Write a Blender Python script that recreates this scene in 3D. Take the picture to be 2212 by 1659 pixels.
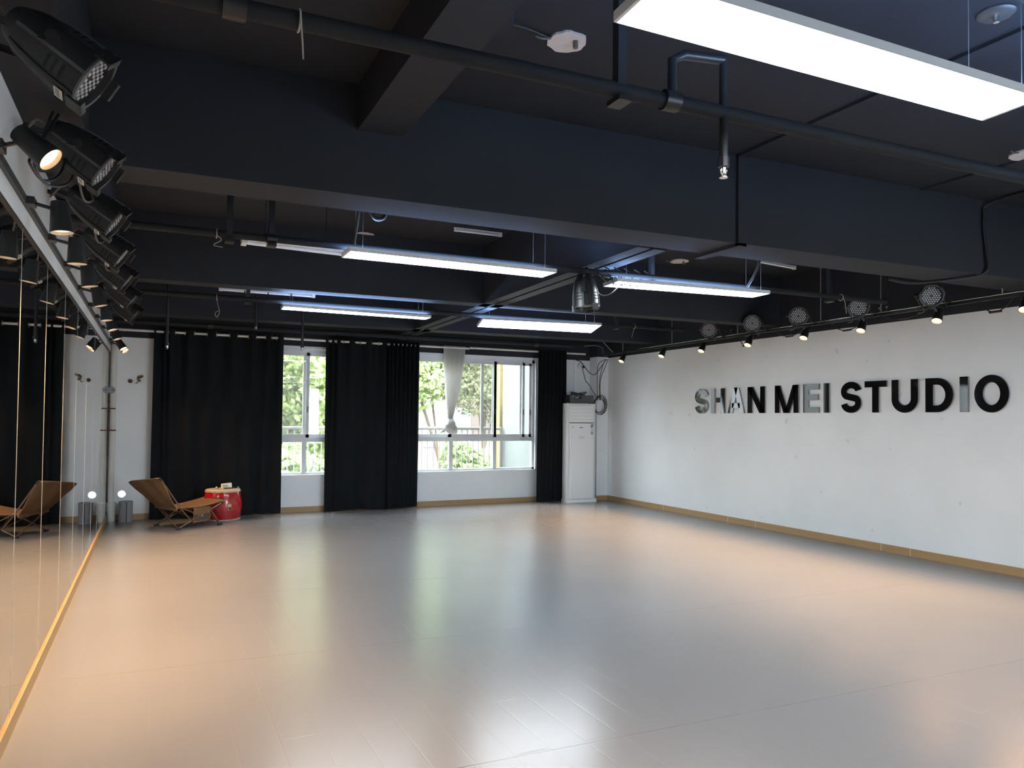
import bpy, math, random
from mathutils import Vector, Matrix

# ------------------------------------------------------------------ camera, world, sun, exposure
scene = bpy.context.scene
COL = scene.collection
for o in list(bpy.data.objects):
    bpy.data.objects.remove(o, do_unlink=True)

cam_d = bpy.data.cameras.new('camera')
cam = bpy.data.objects.new('camera', cam_d)
COL.objects.link(cam)
YAW, PITCH, ROLL = math.radians(26.051), math.radians(1.4832), math.radians(0.5515)
fwd = Vector((math.sin(YAW) * math.cos(PITCH), math.cos(YAW) * math.cos(PITCH), math.sin(PITCH)))
r0 = Vector((math.cos(YAW), -math.sin(YAW), 0))
u0 = r0.cross(fwd)
rr = math.cos(ROLL) * r0 + math.sin(ROLL) * u0
uu = -math.sin(ROLL) * r0 + math.cos(ROLL) * u0
M = Matrix((rr, uu, -fwd)).transposed().to_4x4()
M.translation = Vector((0, 0, 1.55))
cam.matrix_world = M
cam_d.sensor_fit = 'HORIZONTAL'
cam_d.sensor_width = 36.0
cam_d.lens = 1580.39 / 2212 * 36.0
cam_d.shift_y = 33.9 / 2212
cam_d.clip_start = 0.05
cam_d.clip_end = 300
scene.camera = cam

world = bpy.data.worlds.new('world')
scene.world = world
world.use_nodes = True
bg = world.node_tree.nodes['Background']
bg.inputs[0].default_value = (0.86, 0.93, 1.0, 1)
bg.inputs[1].default_value = 4.6

sun_d = bpy.data.lights.new('sun', 'SUN')
sun_d.energy = 2.0
sun_d.angle = math.radians(3)
sun_d.color = (1.0, 0.95, 0.85)
sun = bpy.data.objects.new('sun', sun_d)
COL.objects.link(sun)
sun.rotation_euler = Vector((0.35, 0.62, -1.0)).to_track_quat('-Z', 'Y').to_euler()
sun.location = (0, -5, 20)

scene.view_settings.view_transform = 'Standard'
scene.view_settings.look = 'None'
scene.view_settings.gamma = 1.0
scene.view_settings.use_curve_mapping = False
scene.view_settings.exposure = 2.2

PANEL_DOWN = 8.2
BLOOM_UP = 7.5  # strength of the added upward glow that imitates lens bloom
SPOT_W_LEFT = 70.0
SPOT_W_RIGHT = 110.0

XL, XR, YF, YB = -0.603, 7.917, 12.218, -3.6
SLAB = 3.58

# ------------------------------------------------------------------ materials
def newmat(name):
    m = bpy.data.materials.new(name)
    m.use_nodes = True
    nt = m.node_tree
    return m, nt, nt.nodes['Principled BSDF']

def mat(name, col, rough=0.5, metal=0.0, spec=0.5, var=0.0, scale=8.0, bump=0.0, bscale=60.0, emit=None, estr=0.0, coat=0.0, stretch=None):
    m, nt, b = newmat(name)
    c4 = (col[0], col[1], col[2], 1)
    b.inputs['Base Color'].default_value = c4
    b.inputs['Roughness'].default_value = rough
    b.inputs['Metallic'].default_value = metal
    b.inputs['Specular IOR Level'].default_value = spec
    if coat:
        b.inputs['Coat Weight'].default_value = coat
        b.inputs['Coat Roughness'].default_value = 0.05
    tc = nt.nodes.new('ShaderNodeTexCoord')
    src = tc.outputs['Object']
    if stretch:
        mp = nt.nodes.new('ShaderNodeMapping')
        mp.inputs['Scale'].default_value = stretch
        nt.links.new(src, mp.inputs[0])
        src = mp.outputs[0]
    if var > 0:
        n = nt.nodes.new('ShaderNodeTexNoise')
        n.inputs['Scale'].default_value = scale
        n.inputs['Detail'].default_value = 5
        nt.links.new(src, n.inputs['Vector'])
        mx = nt.nodes.new('ShaderNodeMix')
        mx.data_type = 'RGBA'
        mx.inputs[6].default_value = tuple(max(0, v * (1 - var)) for v in col) + (1,)
        mx.inputs[7].default_value = tuple(min(1, v * (1 + var)) for v in col) + (1,)
        nt.links.new(n.outputs['Fac'], mx.inputs[0])
        nt.links.new(mx.outputs[2], b.inputs['Base Color'])
    if bump > 0:
        n2 = nt.nodes.new('ShaderNodeTexNoise')
        n2.inputs['Scale'].default_value = bscale
        n2.inputs['Detail'].default_value = 4
        nt.links.new(src, n2.inputs['Vector'])
        bp = nt.nodes.new('ShaderNodeBump')
        bp.inputs['Strength'].default_value = bump
        bp.inputs['Distance'].default_value = 0.01
        nt.links.new(n2.outputs['Fac'], bp.inputs['Height'])
        nt.links.new(bp.outputs[0], b.inputs['Normal'])
    if emit:
        b.inputs['Emission Color'].default_value = emit + (1,)
        b.inputs['Emission Strength'].default_value = estr
    return m

def wall_white():
    # white emulsion with faint scuffs of its own shape
    m, nt, b = newmat('white_wall_paint')
    tc = nt.nodes.new('ShaderNodeTexCoord')
    n = nt.nodes.new('ShaderNodeTexNoise'); n.inputs['Scale'].default_value = 1.3; n.inputs['Detail'].default_value = 6
    nt.links.new(tc.outputs['Object'], n.inputs['Vector'])
    cr = nt.nodes.new('ShaderNodeValToRGB')
    cr.color_ramp.elements[0].position = 0.3; cr.color_ramp.elements[0].color = (0.775, 0.805, 0.825, 1)
    cr.color_ramp.elements[1].position = 0.65; cr.color_ramp.elements[1].color = (0.83, 0.86, 0.88, 1)
    nt.links.new(n.outputs['Fac'], cr.inputs[0])
    n2 = nt.nodes.new('ShaderNodeTexNoise'); n2.inputs['Scale'].default_value = 7.0; n2.inputs['Detail'].default_value = 8
    nt.links.new(tc.outputs['Object'], n2.inputs['Vector'])
    cr2 = nt.nodes.new('ShaderNodeValToRGB')
    cr2.color_ramp.elements[0].position = 0.69; cr2.color_ramp.elements[0].color = (1, 1, 1, 1)
    cr2.color_ramp.elements[1].position = 0.76; cr2.color_ramp.elements[1].color = (0.82, 0.82, 0.82, 1)
    nt.links.new(n2.outputs['Fac'], cr2.inputs[0])
    mx = nt.nodes.new('ShaderNodeMix'); mx.data_type = 'RGBA'; mx.blend_type = 'MULTIPLY'
    mx.inputs[0].default_value = 1.0
    nt.links.new(cr.outputs[0], mx.inputs[6]); nt.links.new(cr2.outputs[0], mx.inputs[7])
    nt.links.new(mx.outputs[2], b.inputs['Base Color'])
    b.inputs['Roughness'].default_value = 0.7
    b.inputs['Specular IOR Level'].default_value = 0.25
    return m

def vinyl_mat():
    m, nt, b = newmat('grey_vinyl_floor')
    tc = nt.nodes.new('ShaderNodeTexCoord')
    n = nt.nodes.new('ShaderNodeTexNoise'); n.inputs['Scale'].default_value = 0.9; n.inputs['Detail'].default_value = 2
    nt.links.new(tc.outputs['Object'], n.inputs['Vector'])
    mx = nt.nodes.new('ShaderNodeMix'); mx.data_type = 'RGBA'
    mx.inputs[6].default_value = (0.182, 0.196, 0.211, 1); mx.inputs[7].default_value = (0.206, 0.221, 0.237, 1)
    nt.links.new(n.outputs['Fac'], mx.inputs[0]); nt.links.new(mx.outputs[2], b.inputs['Base Color'])
    # plank relief of the subfloor telegraphing through the sheet + fine grain
    mp = nt.nodes.new('ShaderNodeMapping'); mp.inputs['Scale'].default_value = (1.0, 1.0, 1.0)
    mp.inputs['Rotation'].default_value = (0, 0, math.radians(90))
    nt.links.new(tc.outputs['Object'], mp.inputs[0])
    br = nt.nodes.new('ShaderNodeTexBrick')
    br.inputs['Scale'].default_value = 1.0; br.inputs['Brick Width'].default_value = 1.22
    br.inputs['Row Height'].default_value = 0.19; br.inputs['Mortar Size'].default_value = 0.006
    br.inputs['Mortar Smooth'].default_value = 1.0
    br.inputs['Color1'].default_value = (1, 1, 1, 1); br.inputs['Color2'].default_value = (0.8, 0.8, 0.8, 1)
    br.inputs['Mortar'].default_value = (0, 0, 0, 1)
    nt.links.new(mp.outputs[0], br.inputs['Vector'])
    n2 = nt.nodes.new('ShaderNodeTexNoise'); n2.inputs['Scale'].default_value = 220
    nt.links.new(tc.outputs['Object'], n2.inputs['Vector'])
    b1 = nt.nodes.new('ShaderNodeBump'); b1.inputs['Strength'].default_value = 0.16; b1.inputs['Distance'].default_value = 0.002
    b2 = nt.nodes.new('ShaderNodeBump'); b2.inputs['Strength'].default_value = 0.05; b2.inputs['Distance'].default_value = 0.002
    nt.links.new(br.outputs['Color'], b1.inputs['Height'])
    nt.links.new(n2.outputs['Fac'], b2.inputs['Height'])
    nt.links.new(b1.outputs[0], b2.inputs['Normal'])
    nt.links.new(b2.outputs[0], b.inputs['Normal'])
    b.inputs['Roughness'].default_value = 0.24
    b.inputs['Specular IOR Level'].default_value = 0.75
    return m

def wood_mat(name, c1, c2):
    m, nt, b = newmat(name)
    tc = nt.nodes.new('ShaderNodeTexCoord')
    mp = nt.nodes.new('ShaderNodeMapping'); mp.inputs['Scale'].default_value = (1.0, 1.0, 14.0)
    nt.links.new(tc.outputs['Object'], mp.inputs[0])
    n = nt.nodes.new('ShaderNodeTexNoise'); n.inputs['Scale'].default_value = 3.0; n.inputs['Detail'].default_value = 6
    nt.links.new(mp.outputs[0], n.inputs['Vector'])
    mx = nt.nodes.new('ShaderNodeMix'); mx.data_type = 'RGBA'
    mx.inputs[6].default_value = c1 + (1,); mx.inputs[7].default_value = c2 + (1,)
    nt.links.new(n.outputs['Fac'], mx.inputs[0]); nt.links.new(mx.outputs[2], b.inputs['Base Color'])
    b.inputs['Roughness'].default_value = 0.45
    return m

def glass_mat(name, tint, refl, haze=0.0):
    m = bpy.data.materials.new(name); m.use_nodes = True
    nt = m.node_tree
    for n in list(nt.nodes): nt.nodes.remove(n)
    out = nt.nodes.new('ShaderNodeOutputMaterial')
    tr = nt.nodes.new('ShaderNodeBsdfTransparent'); tr.inputs[0].default_value = tint + (1,)
    gl = nt.nodes.new('ShaderNodeBsdfGlossy'); gl.inputs['Roughness'].default_value = 0.02
    ms = nt.nodes.new('ShaderNodeMixShader'); ms.inputs[0].default_value = refl
    nt.links.new(tr.outputs[0], ms.inputs[1]); nt.links.new(gl.outputs[0], ms.inputs[2])
    last = ms
    if haze > 0:
        df = nt.nodes.new('ShaderNodeBsdfDiffuse'); df.inputs[0].default_value = (0.75, 0.76, 0.74, 1)
        m2 = nt.nodes.new('ShaderNodeMixShader'); m2.inputs[0].default_value = haze
        nt.links.new(last.outputs[0], m2.inputs[1]); nt.links.new(df.outputs[0], m2.inputs[2])
        last = m2
    nt.links.new(last.outputs[0], out.inputs[0])
    return m

def leaf_mat(name, c1, c2, trans=0.35):
    m = bpy.data.materials.new(name); m.use_nodes = True
    nt = m.node_tree
    for n in list(nt.nodes): nt.nodes.remove(n)
    out = nt.nodes.new('ShaderNodeOutputMaterial')
    tc = nt.nodes.new('ShaderNodeTexCoord')
    n = nt.nodes.new('ShaderNodeTexNoise'); n.inputs['Scale'].default_value = 4.0; n.inputs['Detail'].default_value = 4
    nt.links.new(tc.outputs['Object'], n.inputs['Vector'])
    mx = nt.nodes.new('ShaderNodeMix'); mx.data_type = 'RGBA'
    mx.inputs[6].default_value = c1 + (1,); mx.inputs[7].default_value = c2 + (1,)
    cr = nt.nodes.new('ShaderNodeMapRange'); cr.inputs['From Min'].default_value = 0.35; cr.inputs['From Max'].default_value = 0.65
    nt.links.new(n.outputs['Fac'], cr.inputs[0]); nt.links.new(cr.outputs[0], mx.inputs[0])
    d = nt.nodes.new('ShaderNodeBsdfDiffuse'); t = nt.nodes.new('ShaderNodeBsdfTranslucent')
    nt.links.new(mx.outputs[2], d.inputs[0]); nt.links.new(mx.outputs[2], t.inputs[0])
    ms = nt.nodes.new('ShaderNodeMixShader'); ms.inputs[0].default_value = trans
    nt.links.new(d.outputs[0], ms.inputs[1]); nt.links.new(t.outputs[0], ms.inputs[2])
    nt.links.new(ms.outputs[0], out.inputs[0])
    return m

def cloth_thin(name, col, trans):
    m = bpy.data.materials.new(name); m.use_nodes = True
    nt = m.node_tree
    for n in list(nt.nodes): nt.nodes.remove(n)
    out = nt.nodes.new('ShaderNodeOutputMaterial')
    d = nt.nodes.new('ShaderNodeBsdfDiffuse'); t = nt.nodes.new('ShaderNodeBsdfTranslucent')
    d.inputs[0].default_value = col + (1,); t.inputs[0].default_value = col + (1,)
    ms = nt.nodes.new('ShaderNodeMixShader'); ms.inputs[0].default_value = trans
    nt.links.new(d.outputs[0], ms.inputs[1]); nt.links.new(t.outputs[0], ms.inputs[2])
    nt.links.new(ms.outputs[0], out.inputs[0])
    return m

WHITE = wall_white()
BLACKP = mat('black_ceiling_paint', (0.022, 0.0255, 0.033), 0.75, spec=0.3, var=0.15, scale=2.0, bump=0.15, bscale=40)
VINYL = vinyl_mat()
SEAM = mat('floor_seam_dark', (0.13, 0.13, 0.13), 0.8)
WOOD = wood_mat('tan_skirting_wood', (0.36, 0.22, 0.10), (0.46, 0.29, 0.14))
MIRROR = mat('silvered_mirror', (0.66, 0.67, 0.66), 0.012, metal=1.0)
MEDGE = mat('mirror_edge_strip', (0.62, 0.60, 0.54), 0.3, metal=0.3)
BPLAST = mat('black_plastic', (0.018, 0.018, 0.019), 0.42, var=0.2, scale=20)
BMETAL = mat('black_powder_coat', (0.014, 0.014, 0.015), 0.4, spec=0.5)
GREYEDGE = mat('worn_grey_edge', (0.065, 0.07, 0.07), 0.4)
DARK = mat('vent_dark', (0.004, 0.004, 0.004), 0.7)
CHROME = mat('chrome', (0.75, 0.75, 0.74), 0.18, metal=1.0)
ZINC = mat('zinc_rod', (0.42, 0.42, 0.40), 0.4, metal=0.8)
ALU = mat('aluminium_frame', (0.66, 0.68, 0.70), 0.35, metal=0.0, var=0.05)
WPLAST = mat('white_plastic', (0.84, 0.85, 0.85), 0.35)
WPLAST2 = mat('white_plastic_trim', (0.74, 0.75, 0.75), 0.4)
ACLINE = mat('ac_groove', (0.42, 0.43, 0.43), 0.5)
CURT = mat('black_curtain_cloth', (0.0095, 0.012, 0.0145), 0.9, spec=0.15, var=0.25, scale=3, bump=0.3, bscale=500)
VOILE = cloth_thin('white_voile', (0.78, 0.77, 0.75), 0.45)
PIPEM = mat('black_painted_pipe', (0.016, 0.017, 0.019), 0.7, spec=0.2, var=0.2, scale=6)
ROD = mat('cream_rod', (0.72, 0.69, 0.64), 0.35)
LEDDOT = mat('led_lens_clear', (0.55, 0.54, 0.58), 0.15, spec=0.8, coat=0.6)
LENSPL = mat('lens_plate', (0.02, 0.02, 0.022), 0.4)
STICK = mat('paper_sticker', (0.72, 0.72, 0.66), 0.6)
INK = mat('printed_ink', (0.06, 0.06, 0.07), 0.6)
BLUEINK = mat('blue_ink', (0.07, 0.16, 0.38), 0.6)
PANELM = mat('panel_diffuser', (0.9, 0.9, 0.9), 0.5, emit=(0.80, 0.92, 1.0), estr=PANEL_DOWN)
BLOOMGLOW = mat('added_bloom_glow', (0.6, 0.6, 0.6), 0.5, emit=(0.36, 0.56, 1.0), estr=BLOOM_UP)  # blue emission added to imitate lens bloom around the panels
SPOTEM = mat('warm_lamp_glass', (0.9, 0.8, 0.6), 0.3, emit=(1.0, 0.66, 0.34), estr=0.9)
SPOTEML = mat('warm_lamp_glass_soft', (0.9, 0.8, 0.6), 0.3, emit=(1.0, 0.74, 0.50), estr=0.32)
REFLECTOR = mat('lamp_reflector', (0.75, 0.62, 0.48), 0.3, metal=0.4)
ACRY = mat('black_acrylic', (0.008, 0.008, 0.009), 0.04, spec=0.22)
ACRYEDGE = mat('acrylic_edge', (0.32, 0.31, 0.31), 0.35)
RED = mat('red_lacquer', (0.42, 0.008, 0.012), 0.16, spec=0.6, coat=0.5, var=0.1)
SKIN = mat('drum_skin', (0.52, 0.45, 0.34), 0.5, var=0.12)
BRASS = mat('aged_brass', (0.55, 0.47, 0.30), 0.35, metal=0.8)
CANVAS = mat('tan_canvas', (0.155, 0.092, 0.045), 0.9, var=0.22, scale=6, bump=0.3, bscale=300)
CANVAS2 = mat('tan_canvas_hem', (0.20, 0.125, 0.065), 0.9, var=0.15)
BRONZE = mat('bronze_tube', (0.20, 0.125, 0.09), 0.35, metal=0.6)
MESHP = mat('dark_mesh_pocket', (0.06, 0.045, 0.035), 0.8)
REDPL = mat('red_plastic', (0.6, 0.04, 0.03), 0.4)
GREYROLL = mat('grey_vinyl_roll', (0.26, 0.26, 0.275), 0.5)
PVC = mat('cream_pvc', (0.60, 0.59, 0.55), 0.4, var=0.08)
GREYPL = mat('grey_plastic', (0.22, 0.24, 0.27), 0.45)
BROWN = mat('dark_red_wood', (0.10, 0.025, 0.025), 0.5)
OLIVE = mat('dried_olive', (0.16, 0.13, 0.06), 0.8)
PATCH = mat('bare_plaster', (0.62, 0.58, 0.55), 0.8, var=0.15, scale=20)
TWINE = mat('pale_twine', (0.38, 0.35, 0.31), 0.9)
GREYCAB = mat('grey_cable', (0.13, 0.115, 0.10), 0.55)
GREENP = mat('green_print', (0.30, 0.42, 0.12), 0.6)
GLASS = glass_mat('window_glass', (0.97, 0.985, 0.98), 0.06)
GLASSH = glass_mat('window_glass_screened', (0.80, 0.81, 0.79), 0.05, haze=0.16)
YELLOW = mat('yellow_render', (0.223, 0.174, 0.068), 0.8, var=0.05)
PALEW = mat('pale_render', (0.167, 0.183, 0.171), 0.85, var=0.06, scale=2)
PINK = mat('pink_render', (0.149, 0.115, 0.105), 0.85, var=0.08, scale=1)
RAILW = mat('white_steel', (0.260, 0.229, 0.217), 0.45)
BWIN = mat('far_window_glass', (0.12, 0.15, 0.16), 0.15)
EARTH = mat('ground_soil', (0.120, 0.120, 0.084), 0.9, var=0.3, scale=1)
BARK = mat('tree_bark', (0.10, 0.075, 0.05), 0.9, var=0.3, scale=5)
LEAF1 = leaf_mat('bright_leaf', (0.186, 0.255, 0.093), (0.383, 0.441, 0.232))
LEAF2 = leaf_mat('olive_leaf', (0.128, 0.145, 0.075), (0.302, 0.313, 0.197))
LEAF3 = leaf_mat('shrub_leaf', (0.162, 0.255, 0.104), (0.371, 0.429, 0.244))
LEAF4 = leaf_mat('dull_shrub_leaf', (0.093, 0.104, 0.087), (0.186, 0.209, 0.162))
CONC = mat('balcony_concrete', (0.210, 0.210, 0.203), 0.9, var=0.1)

# ------------------------------------------------------------------ mesh helpers
class MB:
    def __init__(self):
        self.v = []; self.f = []
    def add(self, vs, fs):
        k = len(self.v)
        self.v += [tuple(p) for p in vs]
        self.f += [tuple(i + k for i in q) for q in fs]
        return self
    def box(self, x0, x1, y0, y1, z0, z1):
        if x0 > x1: x0, x1 = x1, x0
        if y0 > y1: y0, y1 = y1, y0
        if z0 > z1: z0, z1 = z1, z0
        vs = [(x0, y0, z0), (x1, y0, z0), (x1, y1, z0), (x0, y1, z0), (x0, y0, z1), (x1, y0, z1), (x1, y1, z1), (x0, y1, z1)]
        return self.add(vs, [(0, 3, 2, 1), (4, 5, 6, 7), (0, 1, 5, 4), (1, 2, 6, 5), (2, 3, 7, 6), (3, 0, 4, 7)])
    def rbox(self, x0, x1, y0, y1, z0, z1, r=0.01, seg=3):
        # box with vertical edges rounded
        pts = []
        for cx, cy, a0 in ((x1 - r, y1 - r, 0), (x0 + r, y1 - r, 90), (x0 + r, y0 + r, 180), (x1 - r, y0 + r, 270)):
            for i in range(seg + 1):
                a = math.radians(a0 + 90 * i / seg)
                pts.append((cx + r * math.cos(a), cy + r * math.sin(a)))
        n = len(pts)
        vs = [(x, y, z0) for x, y in pts] + [(x, y, z1) for x, y in pts]
        fs = [(i, (i + 1) % n, (i + 1) % n + n, i + n) for i in range(n)]
        fs += [tuple(reversed(range(n))), tuple(range(n, 2 * n))]
        return self.add(vs, fs)
    def hexa(self, b, t):
        # 4 bottom pts, 4 top pts (ccw from above)
        return self.add(list(b) + list(t), [(0, 3, 2, 1), (4, 5, 6, 7), (0, 1, 5, 4), (1, 2, 6, 5), (2, 3, 7, 6), (3, 0, 4, 7)])
    def frame_of(self, d):
        d = Vector(d).normalized()
        a = Vector((0, 0, 1)) if abs(d.z) < 0.95 else Vector((1, 0, 0))
        s = d.cross(a).normalized(); t = s.cross(d).normalized()
        return d, s, t
    def cyl(self, p, q, r, r2=None, n=14, caps=True):
        p = Vector(p); q = Vector(q); r2 = r if r2 is None else r2
        d, s, t = self.frame_of(q - p)
        vs = []
        for c, R in ((p, r), (q, r2)):
            for i in range(n):
                a = 2 * math.pi * i / n
                vs.append(c + (s * math.cos(a) + t * math.sin(a)) * R)
        fs = [(i, (i + 1) % n, (i + 1) % n + n, i + n) for i in range(n)]
        if caps: fs += [tuple(reversed(range(n))), tuple(range(n, 2 * n))]
        return self.add(vs, fs)
    def tube(self, pts, r, n=8, smooth=6, closed=False):
        P = [Vector(p) for p in pts]
        if smooth and len(P) > 2:
            Q = []
            m = len(P)
            rng = m if closed else m - 1
            for i in range(rng):
                if closed:
                    p0, p1, p2, p3 = P[(i - 1) % m], P[i], P[(i + 1) % m], P[(i + 2) % m]
                else:
                    p1, p2 = P[i], P[i + 1]
                    p0 = P[i - 1] if i > 0 else p1 * 2 - p2
                    p3 = P[i + 2] if i + 2 < m else p2 * 2 - p1
                for k in range(smooth):
                    u = k / smooth
                    Q.append(0.5 * ((2 * p1) + (p2 - p0) * u + (2 * p0 - 5 * p1 + 4 * p2 - p3) * u * u + (3 * p1 - p0 - 3 * p2 + p3) * u ** 3))
            if not closed: Q.append(P[-1])
            P = Q
        m = len(P)
        d, s, t = self.frame_of(P[1] - P[0])
        vs = []
        for i, p in enumerate(P):
            if closed: dd = (P[(i + 1) % m] - P[i - 1])
            else: dd = (P[min(i + 1, m - 1)] - P[max(i - 1, 0)])
            dd = dd.normalized() if dd.length > 1e-9 else d
            s = (s - dd * s.dot(dd)).normalized(); t = dd.cross(s)
            for k in range(n):
                a = 2 * math.pi * k / n
                vs.append(p + (s * math.cos(a) + t * math.sin(a)) * r)
        fs = []
        for i in range(m if closed else m - 1):
            j = (i + 1) % m
            for k in range(n):
                fs.append((i * n + k, i * n + (k + 1) % n, j * n + (k + 1) % n, j * n + k))
        if not closed: fs += [tuple(reversed(range(n))), tuple(range((m - 1) * n, m * n))]
        return self.add(vs, fs)
    def lathe(self, prof, c=(0, 0, 0), axis=(0, 0, 1), n=28, caps=True):
        # prof: list of (r, h)
        c = Vector(c); d, s, t = self.frame_of(axis)
        vs = []
        for r, h in prof:
            for i in range(n):
                a = 2 * math.pi * i / n
                vs.append(c + d * h + (s * math.cos(a) + t * math.sin(a)) * r)
        fs = []
        for k in range(len(prof) - 1):
            for i in range(n):
                fs.append((k * n + i, k * n + (i + 1) % n, (k + 1) * n + (i + 1) % n, (k + 1) * n + i))
        if caps: fs.append(tuple(reversed(range(n)))); fs.append(tuple(range((len(prof) - 1) * n, len(prof) * n)))
        return self.add(vs, fs)
    def sphere(self, c, r, n=12, m=8, sq=(1, 1, 1)):
        vs = []; fs = []
        for j in range(m + 1):
            th = math.pi * j / m
            for i in range(n):
                a = 2 * math.pi * i / n
                vs.append((c[0] + r * sq[0] * math.sin(th) * math.cos(a), c[1] + r * sq[1] * math.sin(th) * math.sin(a), c[2] + r * sq[2] * math.cos(th)))
        for j in range(m):
            for i in range(n):
                fs.append((j * n + i, (j + 1) * n + i, (j + 1) * n + (i + 1) % n, j * n + (i + 1) % n))
        return self.add(vs, fs)
    def xf(self, Mx):
        self.v = [tuple(Mx @ Vector(p)) for p in self.v]
        return self
    def build(self, name, material, parent=None, smooth=False, world=False):
        vs = self.v
        if parent is not None and world:
            L = parent.location
            vs = [(p[0] - L.x, p[1] - L.y, p[2] - L.z) for p in vs]
        me = bpy.data.meshes.new(name)
        me.from_pydata([tuple(p) for p in vs], [], self.f)
        me.update()
        if smooth:
            for p in me.polygons: p.use_smooth = True
            try: me.set_sharp_from_angle(angle=math.radians(40))
            except Exception: pass
        me.materials.append(material)
        o = bpy.data.objects.new(name, me)
        COL.objects.link(o)
        if parent is not None: o.parent = parent
        return o

def tag(o, label=None, cat=None, group=None, kind=None):
    if label: o['label'] = label
    if cat: o['category'] = cat
    if group: o['group'] = group
    if kind: o['kind'] = kind
    return o

def thing(name, loc, label, cat, group=None):
    e = bpy.data.objects.new(name, None)
    COL.objects.link(e)
    e.location = loc
    e.empty_display_size = 0.1
    return tag(e, label, cat, group)

def copy_tree(o, parent=None, loc=None):
    c = o.copy(); COL.objects.link(c)
    c.parent = parent
    if loc is not None: c.location = loc
    for ch in list(o.children):
        copy_tree(ch, c)
    return c

def struct(mb, name, material, label, cat, smooth=False):
    return tag(mb.build(name, material, smooth=smooth), label, cat, None, 'structure')

def hexbeam(xa, xb, ya0, ya1, yb0, yb1, z0, z1):
    return MB().hexa([(xa, ya0, z0), (xb, yb0, z0), (xb, yb1, z0), (xa, ya1, z0)], [(xa, ya0, z1), (xb, yb0, z1), (xb, yb1, z1), (xa, ya1, z1)])

ORD = ['nearest', 'second', 'third', 'fourth', 'fifth', 'sixth', 'seventh', 'eighth', 'ninth', 'tenth', 'eleventh']

# ------------------------------------------------------------------ floor
fl = MB().box(XL - 0.2, XR + 0.2, YB - 0.2, YF + 0.2, -0.15, -0.004)
floor = struct(fl, 'floor', SEAM, 'grey vinyl dance floor of wide sheets with thin seams', 'floor')
seamL = [YB, -2.65, -0.78, 1.20, 3.13, 5.03, 6.87, 9.02, 10.95, YF]
seamR = [YB, -2.85, -0.98, 0.95, 2.75, 4.58, 6.42, 8.55, 10.6, YF]
for i in range(len(seamL) - 1):
    g = 0.0010
    a0, a1, b0, b1 = seamL[i] + g, seamL[i + 1] - g, seamR[i] + g, seamR[i + 1] - g
    MB().hexa([(XL, a0, -0.004), (XR, b0, -0.004), (XR, b1, -0.004), (XL, a1, -0.004)], [(XL, a0, 0), (XR, b0, 0), (XR, b1, 0), (XL, a1, 0)]).build('vinyl_sheet', VINYL, floor)

# ------------------------------------------------------------------ walls
wl = MB().box(XL - 0.2, XL, YB - 0.2, YF + 0.2, 0, SLAB)
wall_left = struct(wl, 'wall_left', WHITE, 'white wall behind and above the long mirror', 'wall')
wr = MB().box(XR, XR + 0.2, YB - 0.2, YF + 0.2, 0, 2.748)
wall_right = struct(wr, 'wall_right', WHITE, 'long white side wall carrying the black letters', 'wall')
MB().box(XR, XR + 0.2, YB - 0.2, YF + 0.2, 2.748, SLAB).build('black_painted_band', BLACKP, wall_right)
wb = MB()
BW = (5.2, 7.4, 0.5, 2.66)      # unseen window added behind the camera to let in more daylight
wb.box(XL - 0.2, BW[0], YB - 0.2, YB, 0, SLAB); wb.box(BW[1], XR + 0.2, YB - 0.2, YB, 0, SLAB)
wb.box(BW[0], BW[1], YB - 0.2, YB, 0, BW[2]); wb.box(BW[0], BW[1], YB - 0.2, YB, BW[3], SLAB)
wall_back = struct(wb, 'wall_back', WHITE, 'wall with an added window behind the camera', 'wall')

W1 = (0.45, 3.07); W2 = (3.92, 6.47); WZ = (0.60, 2.655)
wf = MB()
T0, T1 = YF, YF + 0.2
HX, HZ, HR = -0.405, 0.385, 0.052     # round pipe hole
# left pier with a round hole through it
HB = 0.075
wf.box(XL - 0.2, HX - HB, T0, T1, 0, 2.70); wf.box(HX + HB, W1[0], T0, T1, 0, 2.70)
wf.box(HX - HB, HX + HB, T0, T1, 0, HZ - HB); wf.box(HX - HB, HX + HB, T0, T1, HZ + HB, 2.70)
n = 32
circ = []; sqr = []
for i in range(n):
    a = 2 * math.pi * i / n
    c, s = math.cos(a), math.sin(a)
    circ.append((HX + HR * c, HZ + HR * s))
    k = HB / max(abs(c), abs(s))
    sqr.append((HX + k * c, HZ + k * s))
vs = [(x, T0, z) for x, z in sqr] + [(x, T0, z) for x, z in circ] + [(x, T1, z) for x, z in circ] + [(x, T1, z) for x, z in sqr]
fs = []
for i in range(n):
    j = (i + 1) % n
    fs += [(i, j, n + j, n + i), (n + i, n + j, 2 * n + j, 2 * n + i), (2 * n + i, 2 * n + j, 3 * n + j, 3 * n + i)]
wf.add(vs, fs)
wf.box(W1[0], W1[1], T0, T1, 0, WZ[0]); wf.box(W1[1], W2[0], T0, T1, 0, 2.70); wf.box(W2[0], W2[1], T0, T1, 0, WZ[0])
wf.box(W1[0], W1[1], T0, T1, WZ[1], 2.70); wf.box(W2[0], W2[1], T0, T1, WZ[1], 2.70)
wf.box(W2[1], XR + 0.2, T0, T1, 0, 2.70)
wall_far = struct(wf, 'wall_far', WHITE, 'white window wall at the end of the studio', 'wall')
MB().box(XL - 0.2, XR + 0.2, T0, T1, 2.70, SLAB).build('black_painted_band', BLACKP, wall_far)
MB().box(7.665, XR, 11.95, YF, 0, 2.76).build('corner_pier', WHITE, wall_far)
MB().box(7.665, XR, 11.95, YF, 2.76, SLAB).build('pier_black_top', BLACKP, wall_far)
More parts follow.
